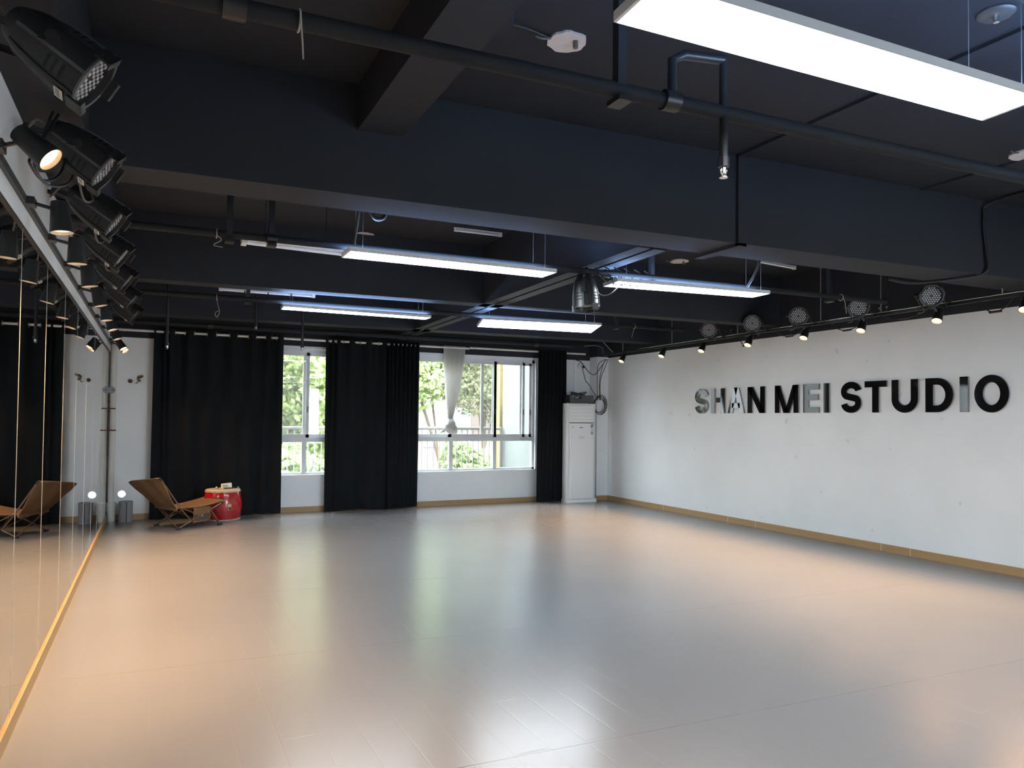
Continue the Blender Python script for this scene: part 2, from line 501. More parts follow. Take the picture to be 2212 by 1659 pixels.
MB().lathe([(HR, 0), (HR + 0.012, 0), (HR + 0.012, 0.006), (HR, 0.006), (HR, 0)], (HX, T0 - 0.006, HZ), (0, 1, 0), 32, caps=False).build('hole_collar', WPLAST, wall_far)

# ------------------------------------------------------------------ ceiling slab and beams
ceiling = struct(MB().box(XL - 0.2, XR + 0.2, YB - 0.2, YF + 0.2, SLAB, SLAB + 0.2), 'ceiling', BLACKP, 'black painted concrete ceiling with deep beams', 'ceiling')
def beam(mb, name='beam'): return mb.build(name, BLACKP, ceiling)
beam(hexbeam(XL, XR, 4.48, 4.80, 4.00, 4.45, 2.90, SLAB))
beam(hexbeam(XL, XR, 8.10, 8.33, 7.60, 7.84, 2.90, SLAB))
beam(hexbeam(XL, XR, 10.88, 11.2, 10.36, 10.68, 2.90, SLAB))
beam(hexbeam(XL, XR, 1.10, 1.42, 0.95, 1.27, 2.90, SLAB))
beam(hexbeam(XL, XR, -2.45, -2.1, -2.45, -2.1, 2.90, SLAB))
beam(MB().box(1.08, 1.36, YB, 4.44, 3.30, SLAB))
# twin-strip longitudinal beam with a groove
def yb(x0, x1, z0): return MB().hexa([(x0, 4.68, z0), (x1, 4.68, z0), (x1 + 0.225, YF, z0), (x0 + 0.225, YF, z0)], [(x0, 4.68, SLAB), (x1, 4.68, SLAB), (x1 + 0.225, YF, SLAB), (x0 + 0.225, YF, SLAB)])
beam(yb(3.365, 3.49, 2.90)); beam(yb(3.525, 3.65, 2.90)); beam(yb(3.485, 3.53, 2.945))
beam(MB().box(XL, -0.34, YB, YF, 2.972, SLAB))
beam(MB().box(XR - 0.26, XR, YB, 4.1, 3.05, SLAB))

# ------------------------------------------------------------------ skirting boards
bl = MB()
bl.box(XL, -0.587, YB, YF - 0.11, 0, 0.082); bl.box(XL, -0.584, YB, YF - 0.11, 0.082, 0.092)
struct(bl, 'baseboard_left', WOOD, 'tan wooden ledge running under the mirror', 'baseboard')
ys = [YB, -1.2, 1.25, 3.7, 5.62, 6.0, 8.05, 8.62, 10.2, 11.95]
br_ = tag(bpy.data.objects.new('baseboard_right', None), 'tan wooden skirting along the lettered wall', 'baseboard', None, 'structure')
COL.objects.link(br_)
for i in range(len(ys) - 1):
    MB().box(XR - 0.014, XR, ys[i] + 0.002, ys[i + 1] - 0.002, 0, 0.088).build('skirting_board', WOOD, br_)
    if 0 < i: MB().box(XR - 0.0142, XR, ys[i] - 0.002, ys[i] + 0.002, 0, 0.086).build('joint_filler', WPLAST, br_)
bf = tag(bpy.data.objects.new('baseboard_far', None), 'tan wooden skirting below the windows', 'baseboard', None, 'structure')
COL.objects.link(bf)
for a, b in ((-0.5, 1.2), (1.2, 3.6), (3.6, 6.1), (6.1, 7.66)):
    MB().box(a + 0.001, b - 0.001, YF - 0.014, YF, 0, 0.088).build('skirting_board', WOOD, bf)
MB().box(7.65, XR - 0.014, 11.936, 11.95, 0, 0.088).build('skirting_board', WOOD, bf)

# ------------------------------------------------------------------ mirror wall
mir = thing('wall_mirror', (XL, 4, 0.092), 'long wall mirror of tall panels joined by thin upright seams', 'mirror')
jy = [-3.5, -2.5, -1.5, -0.55, 0.42, 1.36, 2.32, 3.28, 4.245, 5.19, 6.185, 7.16, 8.18, 9.15, 10.1, 11.05, 11.7, 12.2]
for i in range(len(jy) - 1):
    MB().box(XL, XL + 0.008, jy[i] + 0.003, jy[i + 1] - 0.003, 0.092, 2.455).build('mirror_panel', MIRROR, mir, world=True)
    if i: MB().box(XL, XL + 0.009, jy[i] - 0.003, jy[i] + 0.003, 0.092, 2.455).build('seam_strip', MEDGE, mir, world=True)
t1 = MB(); t1.box(XL, XL + 0.016, YB, YF, 2.462, 2.558)
trim = struct(t1, 'trim_1', WHITE, 'white board strip along the top edge of the mirror', 'trim')
MB().box(XL, XL + 0.018, YB, YF, 2.452, 2.462).build('dark_lip', BMETAL, trim)
MB().box(XL, XL + 0.004, 11.6, YF, 2.558, 2.559).build('lip_end', BMETAL, trim)

# ------------------------------------------------------------------ windows
def window(name, x0, x1, stiles, lowers, label, haze_ix=()):
    w = tag(bpy.data.objects.new(name, None), label, 'window', None, 'structure')
    COL.objects.link(w); w.location = ((x0 + x1) / 2, YF + 0.06, WZ[0])
    ya, yb_ = YF + 0.05, YF + 0.12
    z0, z1 = WZ
    f = MB()
    f.box(x0, x0 + 0.05, ya, yb_, z0, z1); f.box(x1 - 0.05, x1, ya, yb_, z0, z1)
    f.box(x0, x1, ya, yb_, z1 - 0.06, z1); f.box(x0, x1, ya, yb_, z0, z0 + 0.04)
    f.build('outer_frame', ALU, w, world=True)
    MB().box(x0, x1, ya - 0.008, yb_, 1.135, 1.205).build('transom', ALU, w, world=True)
    MB().box(x0 - 0.0, x1 + 0.0, YF - 0.018, YF + 0.06, z0 - 0.035, z0 + 0.004).build('window_sill', WPLAST, w, world=True)
    for x in lowers:
        MB().box(x - 0.035, x + 0.035, ya, yb_, z0 + 0.03, 1.14).build('mullion', ALU, w, world=True)
    edges = [x0 + 0.045] + list(lowers) + [x1 - 0.045]
    for i in range(len(edges) - 1):
        MB().box(edges[i], edges[i + 1], ya + 0.03, ya + 0.034, z0 + 0.03, 1.14).build('pane', GLASS, w, world=True)
    for i, (a, b, dy, glass) in enumerate(stiles):
        # one sliding sash with its own frame
        s = MB(); y0_, y1_ = ya + dy, ya + dy + 0.03
        s.box(a, a + 0.05, y0_, y1_, 1.2, z1 - 0.05); s.box(b - 0.05, b, y0_, y1_, 1.2, z1 - 0.05)
        s.box(a, b, y0_, y1_, 1.2, 1.26); s.box(a, b, y0_, y1_, z1 - 0.105, z1 - 0.05)
        so = s.build('sash', ALU, w, world=True)
        p = MB().box(a + 0.045, b - 0.045, y0_ + 0.012, y0_ + 0.017, 1.25, z1 - 0.1).build('pane', glass, so)
        p.data.transform(Matrix.Translation(-Vector(w.location)))
        lt = MB().box(b - 0.03, b - 0.018, y0_ - 0.012, y0_, 1.62, 1.72).build('latch', BPLAST, so)
        lt.data.transform(Matrix.Translation(-Vector(w.location)))
    return w
window('window_1', W1[0], W1[1], [(0.5, 1.36, 0.032, GLASS), (1.30, 2.285, -0.004, GLASSH), (2.19, 3.02, 0.032, GLASS)], [1.36, 2.215], 'aluminium sliding window between the two left black curtains')
window('window_2', W2[0], W2[1], [(3.97, 4.84, 0.032, GLASS), (4.74, 5.68, -0.004, GLASSH), (5.38, 5.66, 0.035, GLASS), (5.62, 6.26, -0.004, GLASS), (6.17, 6.42, 0.032, GLASS)], [4.79, 5.65], 'wide aluminium sliding window beside the air conditioner')

MB().box(XL, XR, YB, YB + 0.01, 2.75, SLAB - 0.001).build('black_painted_band', BLACKP, wall_back)
w3 = tag(bpy.data.objects.new('added_window', None), 'unseen window added for daylight in the wall behind the camera', 'window', None, 'structure')  # out of view, added so daylight reaches walls and beams
COL.objects.link(w3)
f3 = MB()
f3.box(BW[0], BW[1], YB - 0.12, YB - 0.05, BW[2], BW[2] + 0.05); f3.box(BW[0], BW[1], YB - 0.12, YB - 0.05, BW[3] - 0.05, BW[3])
for k in range(5):
    x = BW[0] + (BW[1] - BW[0] - 0.05) * k / 4
    f3.box(x, x + 0.05, YB - 0.12, YB - 0.05, BW[2], BW[3])
f3.build('outer_frame', ALU, w3)
for k in range(4):
    x = BW[0] + (BW[1] - BW[0] - 0.05) * k / 4
    MB().box(x + 0.05, x + (BW[1] - BW[0] - 0.05) / 4, YB - 0.09, YB - 0.085, BW[2] + 0.05, BW[3] - 0.05).build('pane', GLASS, w3)

# ------------------------------------------------------------------ outside
gnd = MB().box(-30, 45, YF + 0.2, 60, -1.2, -0.9).build('ground', EARTH)
tag(gnd, 'ground of the garden outside the windows', 'ground', None, 'structure')
bal = MB().box(-3, 8.5, YF + 0.2, 13.8, -0.3, -0.06).build('balcony_slab', CONC)
tag(bal, 'concrete balcony slab outside the windows', 'balcony', None, 'structure')
rl = thing('balcony_railing', (3, 13.6, -0.06), 'pale steel balcony railing with upright bars outside the windows', 'railing')
MB().cyl((-1.5, 13.6, 1.345), (6.40, 13.6, 1.345), 0.03, n=12).build('top_rail', RAILW, rl, True, True)
MB().box(-1.5, 6.40, 13.585, 13.615, 0.02, 0.05).build('bottom_rail', RAILW, rl, world=True)
for i in range(65):
    x = -1.45 + i * 0.1205
    if x < 6.38: MB().cyl((x, 13.6, 0.04), (x, 13.6, 1.33), 0.011, n=8).build('baluster', RAILW, rl, True, True)
for x in (1.2, 3.9, 6.39):
    MB().box(x - 0.022, x + 0.022, 13.58, 13.62, -0.06, 1.33).build('rail_post', RAILW, rl, world=True)
wing = tag(MB().box(6.46, 6.75, YF + 0.2, 13.66, -0.3, 3.6).build('balcony_wing_wall', PALEW), 'pale rendered side wall of the balcony outside the right window', 'wall', None, 'structure')
MB().box(6.40, 6.75, 13.66, 13.86, -0.3, 3.6).build('yellow_pillar', YELLOW, wing)
ou = thing('outdoor_unit', (2.0, 13.2, -0.06), 'small white outdoor unit low behind the left window', 'outdoor unit')
MB().rbox(1.78, 2.13, 13.1, 13.35, -0.06, 0.60, 0.02).build('casing', WPLAST, ou, world=True)
for k in range(3): MB().box(1.84 + k * 0.08, 1.90 + k * 0.08, 13.09, 13.1, 0.50, 0.55).build('grille_slot', DARK, ou, world=True)

def foliage(cx, cy, cz, rx, ry, rz, n, size, seed, shape='ell'):
    rnd = random.Random(seed)
    mb = MB()
    for i in range(n):
        while True:
            a, b, c = rnd.uniform(-1, 1), rnd.uniform(-1, 1), rnd.uniform(-1, 1)
            d = a * a + b * b + c * c
            if shape == 'box' or (0.25 < d < 1): break
        wob = 1 + 0.18 * math.sin(5 * a + 3 * c + seed) + 0.12 * math.sin(9 * c + seed * 2)
        p = Vector((cx + rx * a * wob, cy + ry * b, cz + rz * c * wob))
        L = size * rnd.uniform(0.6, 1.25); wdt = L * 0.34
        d1 = Vector((rnd.uniform(-1, 1), rnd.uniform(-0.6, 0.6), rnd.uniform(-1.1, 0.3))).normalized()
        s1 = d1.cross(Vector((rnd.uniform(-0.4, 0.4), -1, rnd.uniform(-0.2, 0.9)))).normalized()
        nrm = d1.cross(s1) * (wdt * 0.35)
        mb.add([p, p + d1 * L * 0.45 + s1 * wdt + nrm, p + d1 * L, p + d1 * L * 0.45 - s1 * wdt + nrm], [(0, 1, 2), (0, 2, 3)])
    return mb

def tree(name, base, label, crowns, leafm, trunk_r, seed, n, size):
    t = thing(name, base, label, 'tree', 'trees outside the windows')
    bx, by, bz = base
    top = crowns[0]
    MB().tube([(bx, by, bz), (bx + 0.1, by, bz + 1.2), (top[0] - 0.1, top[1], top[2] - 0.4), (top[0], top[1], top[2] + 0.8)], trunk_r, 8).build('trunk', BARK, t, True, True)
    for k, c in enumerate(crowns):
        MB().tube([(bx + 0.1, by, bz + 1.3), ((bx + c[0]) / 2, (by + c[1]) / 2, c[2] - 0.3), (c[0], c[1], c[2])], trunk_r * 0.35, 6).build('branch', BARK, t, True, True)
        f = foliage(c[0], c[1], c[2], c[3], c[4], c[5], int(n * c[6]), size, seed + k).build('foliage', leafm, t, world=True)
        f['kind'] = 'stuff'
    return t
tree('leafy_tree', (2.5, 18.0, -0.9), 'bright green leafy tree filling the left window', [(2.6, 17.6, 2.9, 1.9, 1.3, 1.6, 1.0), (1.6, 18.2, 1.4, 1.5, 1.0, 1.2, 0.5), (3.6, 18.0, 1.5, 1.4, 1.0, 1.1, 0.5), (3.4, 18.6, 4.4, 2.2, 1.4, 1.5, 0.5)], LEAF1, 0.14, 3, 5200, 0.17)
tree('leafy_tree', (7.7, 21.0, -0.9), 'yellow green tree behind the left part of the right window', [(6.6, 20.4, 4.0, 1.6, 1.2, 1.8, 1.0), (7.2, 20.6, 2.8, 1.4, 1.0, 0.9, 0.5)], LEAF1, 0.05, 11, 4600, 0.17)
tree('leafy_tree', (9.0, 20.6, -0.9), 'olive leaved tree right of the knotted white curtain', [(9.1, 20.2, 3.9, 1.5, 1.1, 1.6, 1.0), (8.5, 20.0, 2.5, 0.9, 0.8, 0.7, 0.25), (9.8, 20.3, 2.0, 0.7, 0.7, 0.7, 0.18)], LEAF2, 0.06, 23, 4800, 0.13)
def shrub(base, label, cc, leafm, seed, n, size=0.15):
    t = thing('garden_shrub', base, label, 'shrub', 'shrubs outside the windows')
    for k in range(4):
        a = k * 1.6
        MB().tube([base, (cc[0] + cc[3] * 0.4 * math.cos(a), cc[1] + cc[4] * 0.4 * math.sin(a), cc[2])], 0.02, 6, smooth=0).build('stem', BARK, t, True, True)
    f = foliage(*cc, n, size, seed).build('foliage', leafm, t, world=True); f['kind'] = 'stuff'
shrub((2.4, 15.2, -0.9), 'light green shrub low behind the left window', (2.4, 15.2, 0.1, 1.05, 0.5, 0.9), LEAF3, 5, 4200)
shrub((5.0, 15.4, -0.9), 'dull grey green shrub low behind the right window', (4.75, 15.4, 0.02, 0.75, 0.45, 0.78), LEAF4, 6, 3000)
shrub((6.2, 15.0, -0.9), 'bright green shrub low beside the yellow pillar', (6.25, 15.0, 0.15, 0.85, 0.45, 0.9), LEAF3, 7, 3800)
bd = thing('pink_building', (10, 30, -0.9), 'pale pink building far behind the trees', 'building')
MB().box(-6, 22, 30, 34, -0.9, 9).build('wall', PINK, bd, world=True)
for i in range(7):
    for j in range(2):
        x = -4 + i * 3.6; z = 0.3 + j * 3.4
        wn = MB().box(x, x + 2.2, 29.95, 30.0, z, z + 1.7).build('window', ALU, bd, world=True)
        for k in range(2):
            p = MB().box(x + 0.08 + k * 1.06, x + 1.06 + k * 1.06, 29.93, 29.96, z + 0.1, z + 1.6).build('pane', BWIN, wn)
            p.data.transform(Matrix.Translation(-Vector(bd.location)))
for z in (2.7, 6.1): MB().box(-6, 22, 29.8, 30, z, z + 0.35).build('cornice', PALEW, bd, world=True)

# ------------------------------------------------------------------ curtains
RODZ, RODY = 2.795, YF - 0.15
def curtain(name, knots, ztop, zbot, label, grommets=(), amp=0.05, ymid=RODY, nz=26, flare=0.0, seed=1):
    """knots: list of (x, s) with s=-1 in front of the rod, +1 behind; cosine interpolation."""
    x0, x1 = knots[0][0], knots[-1][0]
    root = thing(name, ((x0 + x1) / 2, ymid, zbot), label, 'curtain', 'black blackout curtains')
    cols = []
    for i in range(len(knots) - 1):
        (a, sa), (b, sb) = knots[i], knots[i + 1]
        m = 10
        for k in range(m):
            u = k / m
            cols.append((a + (b - a) * u, sa + (sb - sa) * (0.5 - 0.5 * math.cos(math.pi * u))))
    cols.append(knots[-1])
    rnd = random.Random(seed)
    ph = [rnd.uniform(0, 6) for _ in range(4)]
    mb = MB(); nx = len(cols); th = 0.004
    for side in (0, 1):
        for j in range(nz + 1):
            t = j / nz
            z = ztop + (zbot - ztop) * t
            w = max(0.25, 1 - 0.75 * min(1, t * 1.6))
            for x, s in cols:
                xs = (x - (x0 + x1) / 2)
                drift = 0.02 * t * math.sin(ph[0] + x * 7) + flare * t * xs
                y = ymid + amp * w * s + t * (0.030 * math.sin(ph[1] + x * 9.0 + t * 1.5) + 0.012 * math.sin(ph[2] + x * 23)) * min(1, t * 2)
                y += 0.012 * t * t * math.sin(ph[3] + x * 31)
                y = min(y, YF - 0.025)
                mb.v.append((x + drift, y + (th if side else 0), z + (0.006 * math.sin(ph[1] + x * 5) if j == nz else 0)))
    N = nx * (nz + 1)
    for j in range(nz):
        for i in range(nx - 1):
            a = j * nx + i
            mb.f.append((a, a + nx, a + nx + 1, a + 1))
            mb.f.append((N + a, N + a + 1, N + a + nx + 1, N + a + nx))
    for j in range(nz):
        for i in (0, nx - 1):
            a = j * nx + i; mb.f.append((a, a + nx, N + a + nx, N + a))
    for i in range(nx - 1):
        mb.f.append((i, i + 1, N + i + 1, N + i)); a = nz * nx + i; mb.f.append((a, a + 1, N + a + 1, N + a))
    mb.build('cloth', CURT, root, True, True)
    for gx in grommets:
        pts = [(gx, RODY + 0.034 * math.cos(q), RODZ + 0.034 * math.sin(q)) for q in [2 * math.pi * k / 16 for k in range(16)]]
        MB().tube(pts, 0.006, 6, smooth=0, closed=True).build('grommet', ZINC, root, True, True)
    return root
def px2x(p):    # far wall pixel column at curtain depth measured beforehand
    tab = [(327, -0.036), (340, 0.045), (372, 0.256), (394, 0.401), (412, 0.518), (441, 0.71), (459, 0.828), (490, 1.033), (505, 1.133), (531, 1.307), (546, 1.408), (569, 1.562), (582, 1.65), (594, 1.731), (610, 1.839), (698, 2.4817), (820, 3.4255), (845, 3.627), (906, 4.131), (1153, 6.37), (1220, 7.038)]
    for (a, xa), (b, xb) in zip(tab, tab[1:]):
        if a <= p <= b: return xa + (xb - xa) * (p - a) / (b - a)
def knots_from(fr, bk, ends):
    ks = sorted([(px2x(p), -1) for p in fr] + [(px2x(p), 1) for p in bk] + [(px2x(ends[0]), -0.6), (px2x(ends[1]), -0.6)])
    return ks
k1 = knots_from([352, 363, 402, 450, 498, 539, 576, 602], [346, 357, 384, 427, 474, 518, 558, 588], (329, 609))
curtain('blackout_curtain', k1, 2.845, 0.012, 'wide black blackout curtain behind the red drum', [px2x(p) for p in (373, 393, 413, 440, 460, 489, 506, 530, 547, 568, 583, 593)], seed=2)
k2 = knots_from([704, 716, 726, 756, 794, 829], [709, 721, 741, 774, 811, 838], (700, 843))
curtain('blackout_curtain', k2, 2.845, 0.012, 'black curtain with pale eyelets between the two windows, flat half', [px2x(p) for p in (711, 718, 723, 738, 760, 774, 799, 815, 836)], seed=5)
k3 = [(3.535 + i * 0.038, (-1 if i % 2 == 0 else 1)) for i in range(16)]
curtain('blackout_curtain', k3, 2.845, 0.02, 'tightly pleated black curtain at the left jamb of the right window', [], amp=0.05, ymid=RODY - 0.055, seed=7)
k4 = [(6.40 + i * 0.042, (-1 if i % 2 == 0 else 1)) for i in range(16)]
curtain('blackout_curtain', k4, 2.845, 0.012, 'narrow gathered black curtain beside the white air conditioner', [], amp=0.05, ymid=RODY - 0.055, flare=0.06, seed=9)
def rod(x0, x1, dz, label):
    r = thing('curtain_rod', (x0, RODY, RODZ), label, 'curtain rod', 'cream curtain rods')
    MB().cyl((x0, RODY, RODZ + dz), (x1, RODY, RODZ + dz), 0.019, n=12).build('pole', ROD, r, True, True)
    for x in (x0, x1): MB().sphere((x, RODY, RODZ + dz), 0.024, sq=(0.6, 1, 1)).build('end_cap', ROD, r, True, True)
    k = max(2, int((x1 - x0) / 1.4) + 1)
    for i in range(k):
        x = x0 + 0.1 + (x1 - x0 - 0.2) * i / (k - 1)
        MB().box(x - 0.012, x + 0.012, RODY, YF, RODZ + dz - 0.012, RODZ + dz + 0.012).build('bracket', BMETAL, r, world=True)
rod(-0.52, 5.03, 0.0, 'long cream curtain rod over both left black curtains')
rod(5.06, 7.46, 0.015, 'shorter cream curtain rod ending above the air conditioner')
# knotted white voile
vo = thing('voile_curtain', (4.78, YF - 0.14, 1.28), 'thin white voile curtain tied in a knot before the right window', 'curtain')
mb = MB(); nx, nz = 60, 24
for j in range(nz + 1):
    t = j / nz; z = 2.83 + (1.53 - 2.83) * t
    k = t ** 1.7
    xc = 4.765 * (1 - k) + 4.695 * k; hw = 0.20 * (1 - k) + 0.042 * k
    for i in range(nx + 1):
        u = i / nx * 2 - 1
        mb.v.append((xc + hw * u, RODY + 0.03 + (0.032 * (1 - k) + 0.02 * k) * math.sin(i * 1.35) - 0.03 * (1 - u * u) * k, z))
for j in range(nz):
    for i in range(nx):
        a = j * (nx + 1) + i; mb.f.append((a, a + nx + 1, a + nx + 2, a + 1))
mb.build('drape', VOILE, vo, True, True)
kn = MB(); rnd = random.Random(4)
for q in range(5):
    a = q * 0.7
    pts = [(4.70 + 0.085 * math.cos(b + a) * (1 - 0.1 * q), RODY - 0.01 + 0.045 * math.sin(b + a * 1.3), 1.40 + 0.07 * math.sin(b) * math.cos(a) + 0.02 * q - 0.03) for b in [2 * math.pi * k / 8 for k in range(8)]]
    kn.tube(pts, 0.034, 8, 4, closed=True)
kn.build('knot', VOILE, vo, True, True)
tl = MB()
for q in range(7): tl.tube([(4.66, RODY, 1.40), (4.60 - 0.008 * q, RODY - 0.02 + 0.008 * q, 1.36 - 0.008 * q), (4.545 - 0.01 * q + 0.02 * (q % 3), RODY - 0.01, 1.325 - 0.012 * (q % 4))], 0.014, 6)
tl.tube([(4.72, RODY, 1.40), (4.79, RODY - 0.01, 1.32), (4.76, RODY, 1.29)], 0.04, 8)
tl.build('tail', VOILE, vo, True, True)

# ------------------------------------------------------------------ ceiling light panels
def panel(c4, label):
    # c4: near-left, near-right, far-right, far-left corners at the glowing face (world)
    P = [Vector(p) for p in c4]
    ctr = sum(P, Vector()) / 4
    nrm = (P[1] - P[0]).cross(P[3] - P[0]).normalized()
    if nrm.z < 0: nrm = -nrm
    r = thing('hanging_lamp', ctr, label, 'panel light', 'hanging panel lights')
    th = 0.03
    inn = [p + (ctr - p) * 0.0 + ((ctr - p).normalized()) * 0.012 for p in P]
    MB().hexa([inn[0], inn[1], inn[2], inn[3]], [p + nrm * 0.004 for p in inn]).build('diffuser', PANELM, r, world=True)
    f = MB()
    for i in range(4):
        j = (i + 1) % 4
        a, b, c, d = P[i], P[j], inn[j], inn[i]
        f.hexa([a - nrm * 0.002, b - nrm * 0.002, c - nrm * 0.002, d - nrm * 0.002], [a + nrm * th, b + nrm * th, c + nrm * th, d + nrm * th])
    f.build('frame', ALU, r, world=True)
    MB().hexa([p + nrm * 0.02 for p in inn], [p + nrm * 0.028 for p in inn]).build('bloom_sheet', BLOOMGLOW, r, world=True)  # emitting sheet added for the bloom on the ceiling, not a lamp part
    for i in range(4):
        q = P[i] + (ctr - P[i]) * 0.12
        MB().cyl(q + nrm * 0.03, (q.x, q.y, SLAB), 0.0012, n=6).build('hanging_wire', ZINC, r, world=True)
panel([(1.21, 1.60, 2.75), (2.92, 1.54, 2.75), (2.93, 1.765, 2.75), (1.22, 1.825, 2.75)], 'largest glowing panel light hanging nearest the camera')
panel([(1.24, 5.235, 2.75), (2.94, 5.20, 2.75), (2.94, 5.44, 2.75), (1.24, 5.48, 2.75)], 'glowing panel light left of the hanging stage lamp')
panel([(3.58, 5.27, 2.75), (5.19, 5.10, 2.75), (5.21, 5.34, 2.75), (3.61, 5.54, 2.75)], 'glowing panel light right of the hanging stage lamp')
panel([(1.24, 8.25, 2.75), (2.96, 8.28, 2.75), (2.96, 8.47, 2.75), (1.25, 8.48, 2.75)], 'thin looking panel light over the left curtain gap')
panel([(3.58, 8.17, 2.76), (5.31, 8.17, 2.80), (5.31, 8.425, 2.725), (3.62, 8.425, 2.70)], 'tilted panel light in front of the right window')
panel([(3.62, 1.60, 2.75), (5.33, 1.50, 2.75), (5.34, 1.73, 2.75), (3.63, 1.83, 2.75)], 'unseen panel light added just past the right picture edge')  # out of view, added to continue the row and brighten the walls

panel([(1.21, -1.95, 2.75), (2.92, -1.98, 2.75), (2.92, -1.75, 2.75), (1.21, -1.72, 2.75)], 'unseen panel light added behind the camera on the mirror side')  # unseen panel, added to light surfaces that face the camera
panel([(3.62, -2.0, 2.75), (5.33, -2.05, 2.75), (5.33, -1.82, 2.75), (3.62, -1.77, 2.75)], 'unseen panel light added behind the camera on the lettered side')  # its unseen neighbour, added for the same extra light

# ------------------------------------------------------------------ pipes and sprinklers
def pipe(name, pts, r, label, cat='pipe', group=None, joints=(), hangers=()):
    p = thing(name, pts[0], label, cat, group)
    MB().tube(pts, r, 12, smooth=0).build('pipe_run', PIPEM, p, True, True)
    for (c, d) in joints:
        c = Vector(c); d = Vector(d).normalized() * 0.035
        MB().cyl(c - d, c + d, r * 1.35, n=12).build('coupling', BMETAL, p, True, True)
    for (x, y, z) in hangers:
        MB().box(x - 0.02, x + 0.02, y - 0.02, y + 0.02, z, SLAB).build('hanger', BMETAL, p, world=True)
        MB().box(x - 0.03, x + 0.03, y - 0.045, y + 0.045, z - 0.055, z - 0.035).build('hanger_foot', BMETAL, p, world=True)
    return p
pipe('sprinkler_pipe', [(XL, 2.455, 2.83), (XR, 2.05, 2.83)], 0.03, 'black sprinkler pipe crossing under the near ceiling bay', group='sprinkler pipes', joints=[((1.835, 2.335, 2.83), (1, -0.05, 0)), ((0.2, 2.416, 2.83), (1, 0, 0))], hangers=[(1.60, 2.347, 2.83), (4.4, 2.22, 2.83)])
pipe('sprinkler_pipe', [(XL, 5.56, 2.835), (7.0, 5.25, 2.835), (7.0, 5.25, SLAB)], 0.027, 'black sprinkler pipe just behind the deep beam', group='sprinkler pipes', joints=[((0.74, 5.50, 2.835), (1, 0, 0)), ((3.56, 5.41, 2.835), (1, -0.05, 0))], hangers=[(0.455, 5.51, 2.83), (0.739, 5.50, 2.83), (4.03, 5.385, 2.83), (6.2, 5.29, 2.83)])
pipe('sprinkler_pipe', [(XL, 8.50, 2.83), (6.7, 8.24, 2.83), (6.7, 8.24, 3.1)], 0.027, 'black sprinkler pipe over the two far panel lights', group='sprinkler pipes', hangers=[(0.9, 8.45, 2.83), (5.6, 8.27, 2.83)])
pipe('sprinkler_pipe', [(XL, 11.35, 2.84), (6.6, 11.12, 2.84)], 0.035, 'black pipe running close to the curtain tops', group='sprinkler pipes', joints=[((0.7, 11.3, 2.84), (1, 0, 0)), ((5.9, 11.14, 2.84), (1, 0, 0))])

def sprinkler(x, y, ztop, zhead, label, riser=None):
    s = thing('sprinkler', (x, y, zhead), label, 'sprinkler', 'sprinkler drops')
    if riser: MB().tube(riser, 0.02, 10, smooth=0).build('riser', BMETAL, s, True, True)
    MB().cyl((x, y, zhead + 0.06), (x, y, ztop), 0.019, n=12).build('drop_pipe', BMETAL, s, True, True)
    MB().cyl((x, y, zhead + 0.045), (x, y, zhead + 0.085), 0.024, n=8).build('socket', BMETAL, s, True, True)
    h = MB(); h.cyl((x, y, zhead + 0.02), (x, y, zhead + 0.045), 0.012, n=8)
    for k in (-1, 1): h.tube([(x + k * 0.008, y, zhead + 0.045), (x + k * 0.016, y, zhead + 0.03), (x + k * 0.004, y, zhead + 0.008)], 0.0035, 6)
    h.build('sprinkler_head', CHROME, s, True, True)
    MB().lathe([(0.004, 0), (0.018, 0.001), (0.018, 0.004), (0.004, 0.006)], (x, y, zhead), (0, 0, 1), 14).build('deflector', CHROME, s, True, True)
sprinkler(2.10, 2.32, 3.05, 2.555, 'sprinkler drop with chrome head hanging from the nearest pipe', [(1.845, 2.335, 2.83), (1.845, 2.335, 3.0), (1.90, 2.33, 3.03), (2.10, 2.32, 3.05)])
sprinkler(1.235, 10.6, SLAB, 2.735, 'sprinkler drop before the middle of the widest curtain')
sprinkler(1.865, 10.6, SLAB, 2.48, 'sprinkler drop before the narrow left window')
sprinkler(0.135, 10.6, SLAB, 2.42, 'sprinkler drop before the left end of the widest curtain')
fs_ = thing('sprinkler', (3.70, 2.16, SLAB), 'flush sprinkler rosette on the ceiling at the upper right', 'sprinkler', 'sprinkler drops')
MB().lathe([(0.07, 0), (0.085, 0.012), (0.085, 0.02)], (3.70, 2.16, SLAB - 0.02), (0, 0, 1), 20).build('rosette', GREYEDGE, fs_, True, True)
MB().cyl((3.70, 2.16, SLAB - 0.05), (3.70, 2.16, SLAB - 0.02), 0.014, n=8).build('sprinkler_head', CHROME, fs_, True, True)

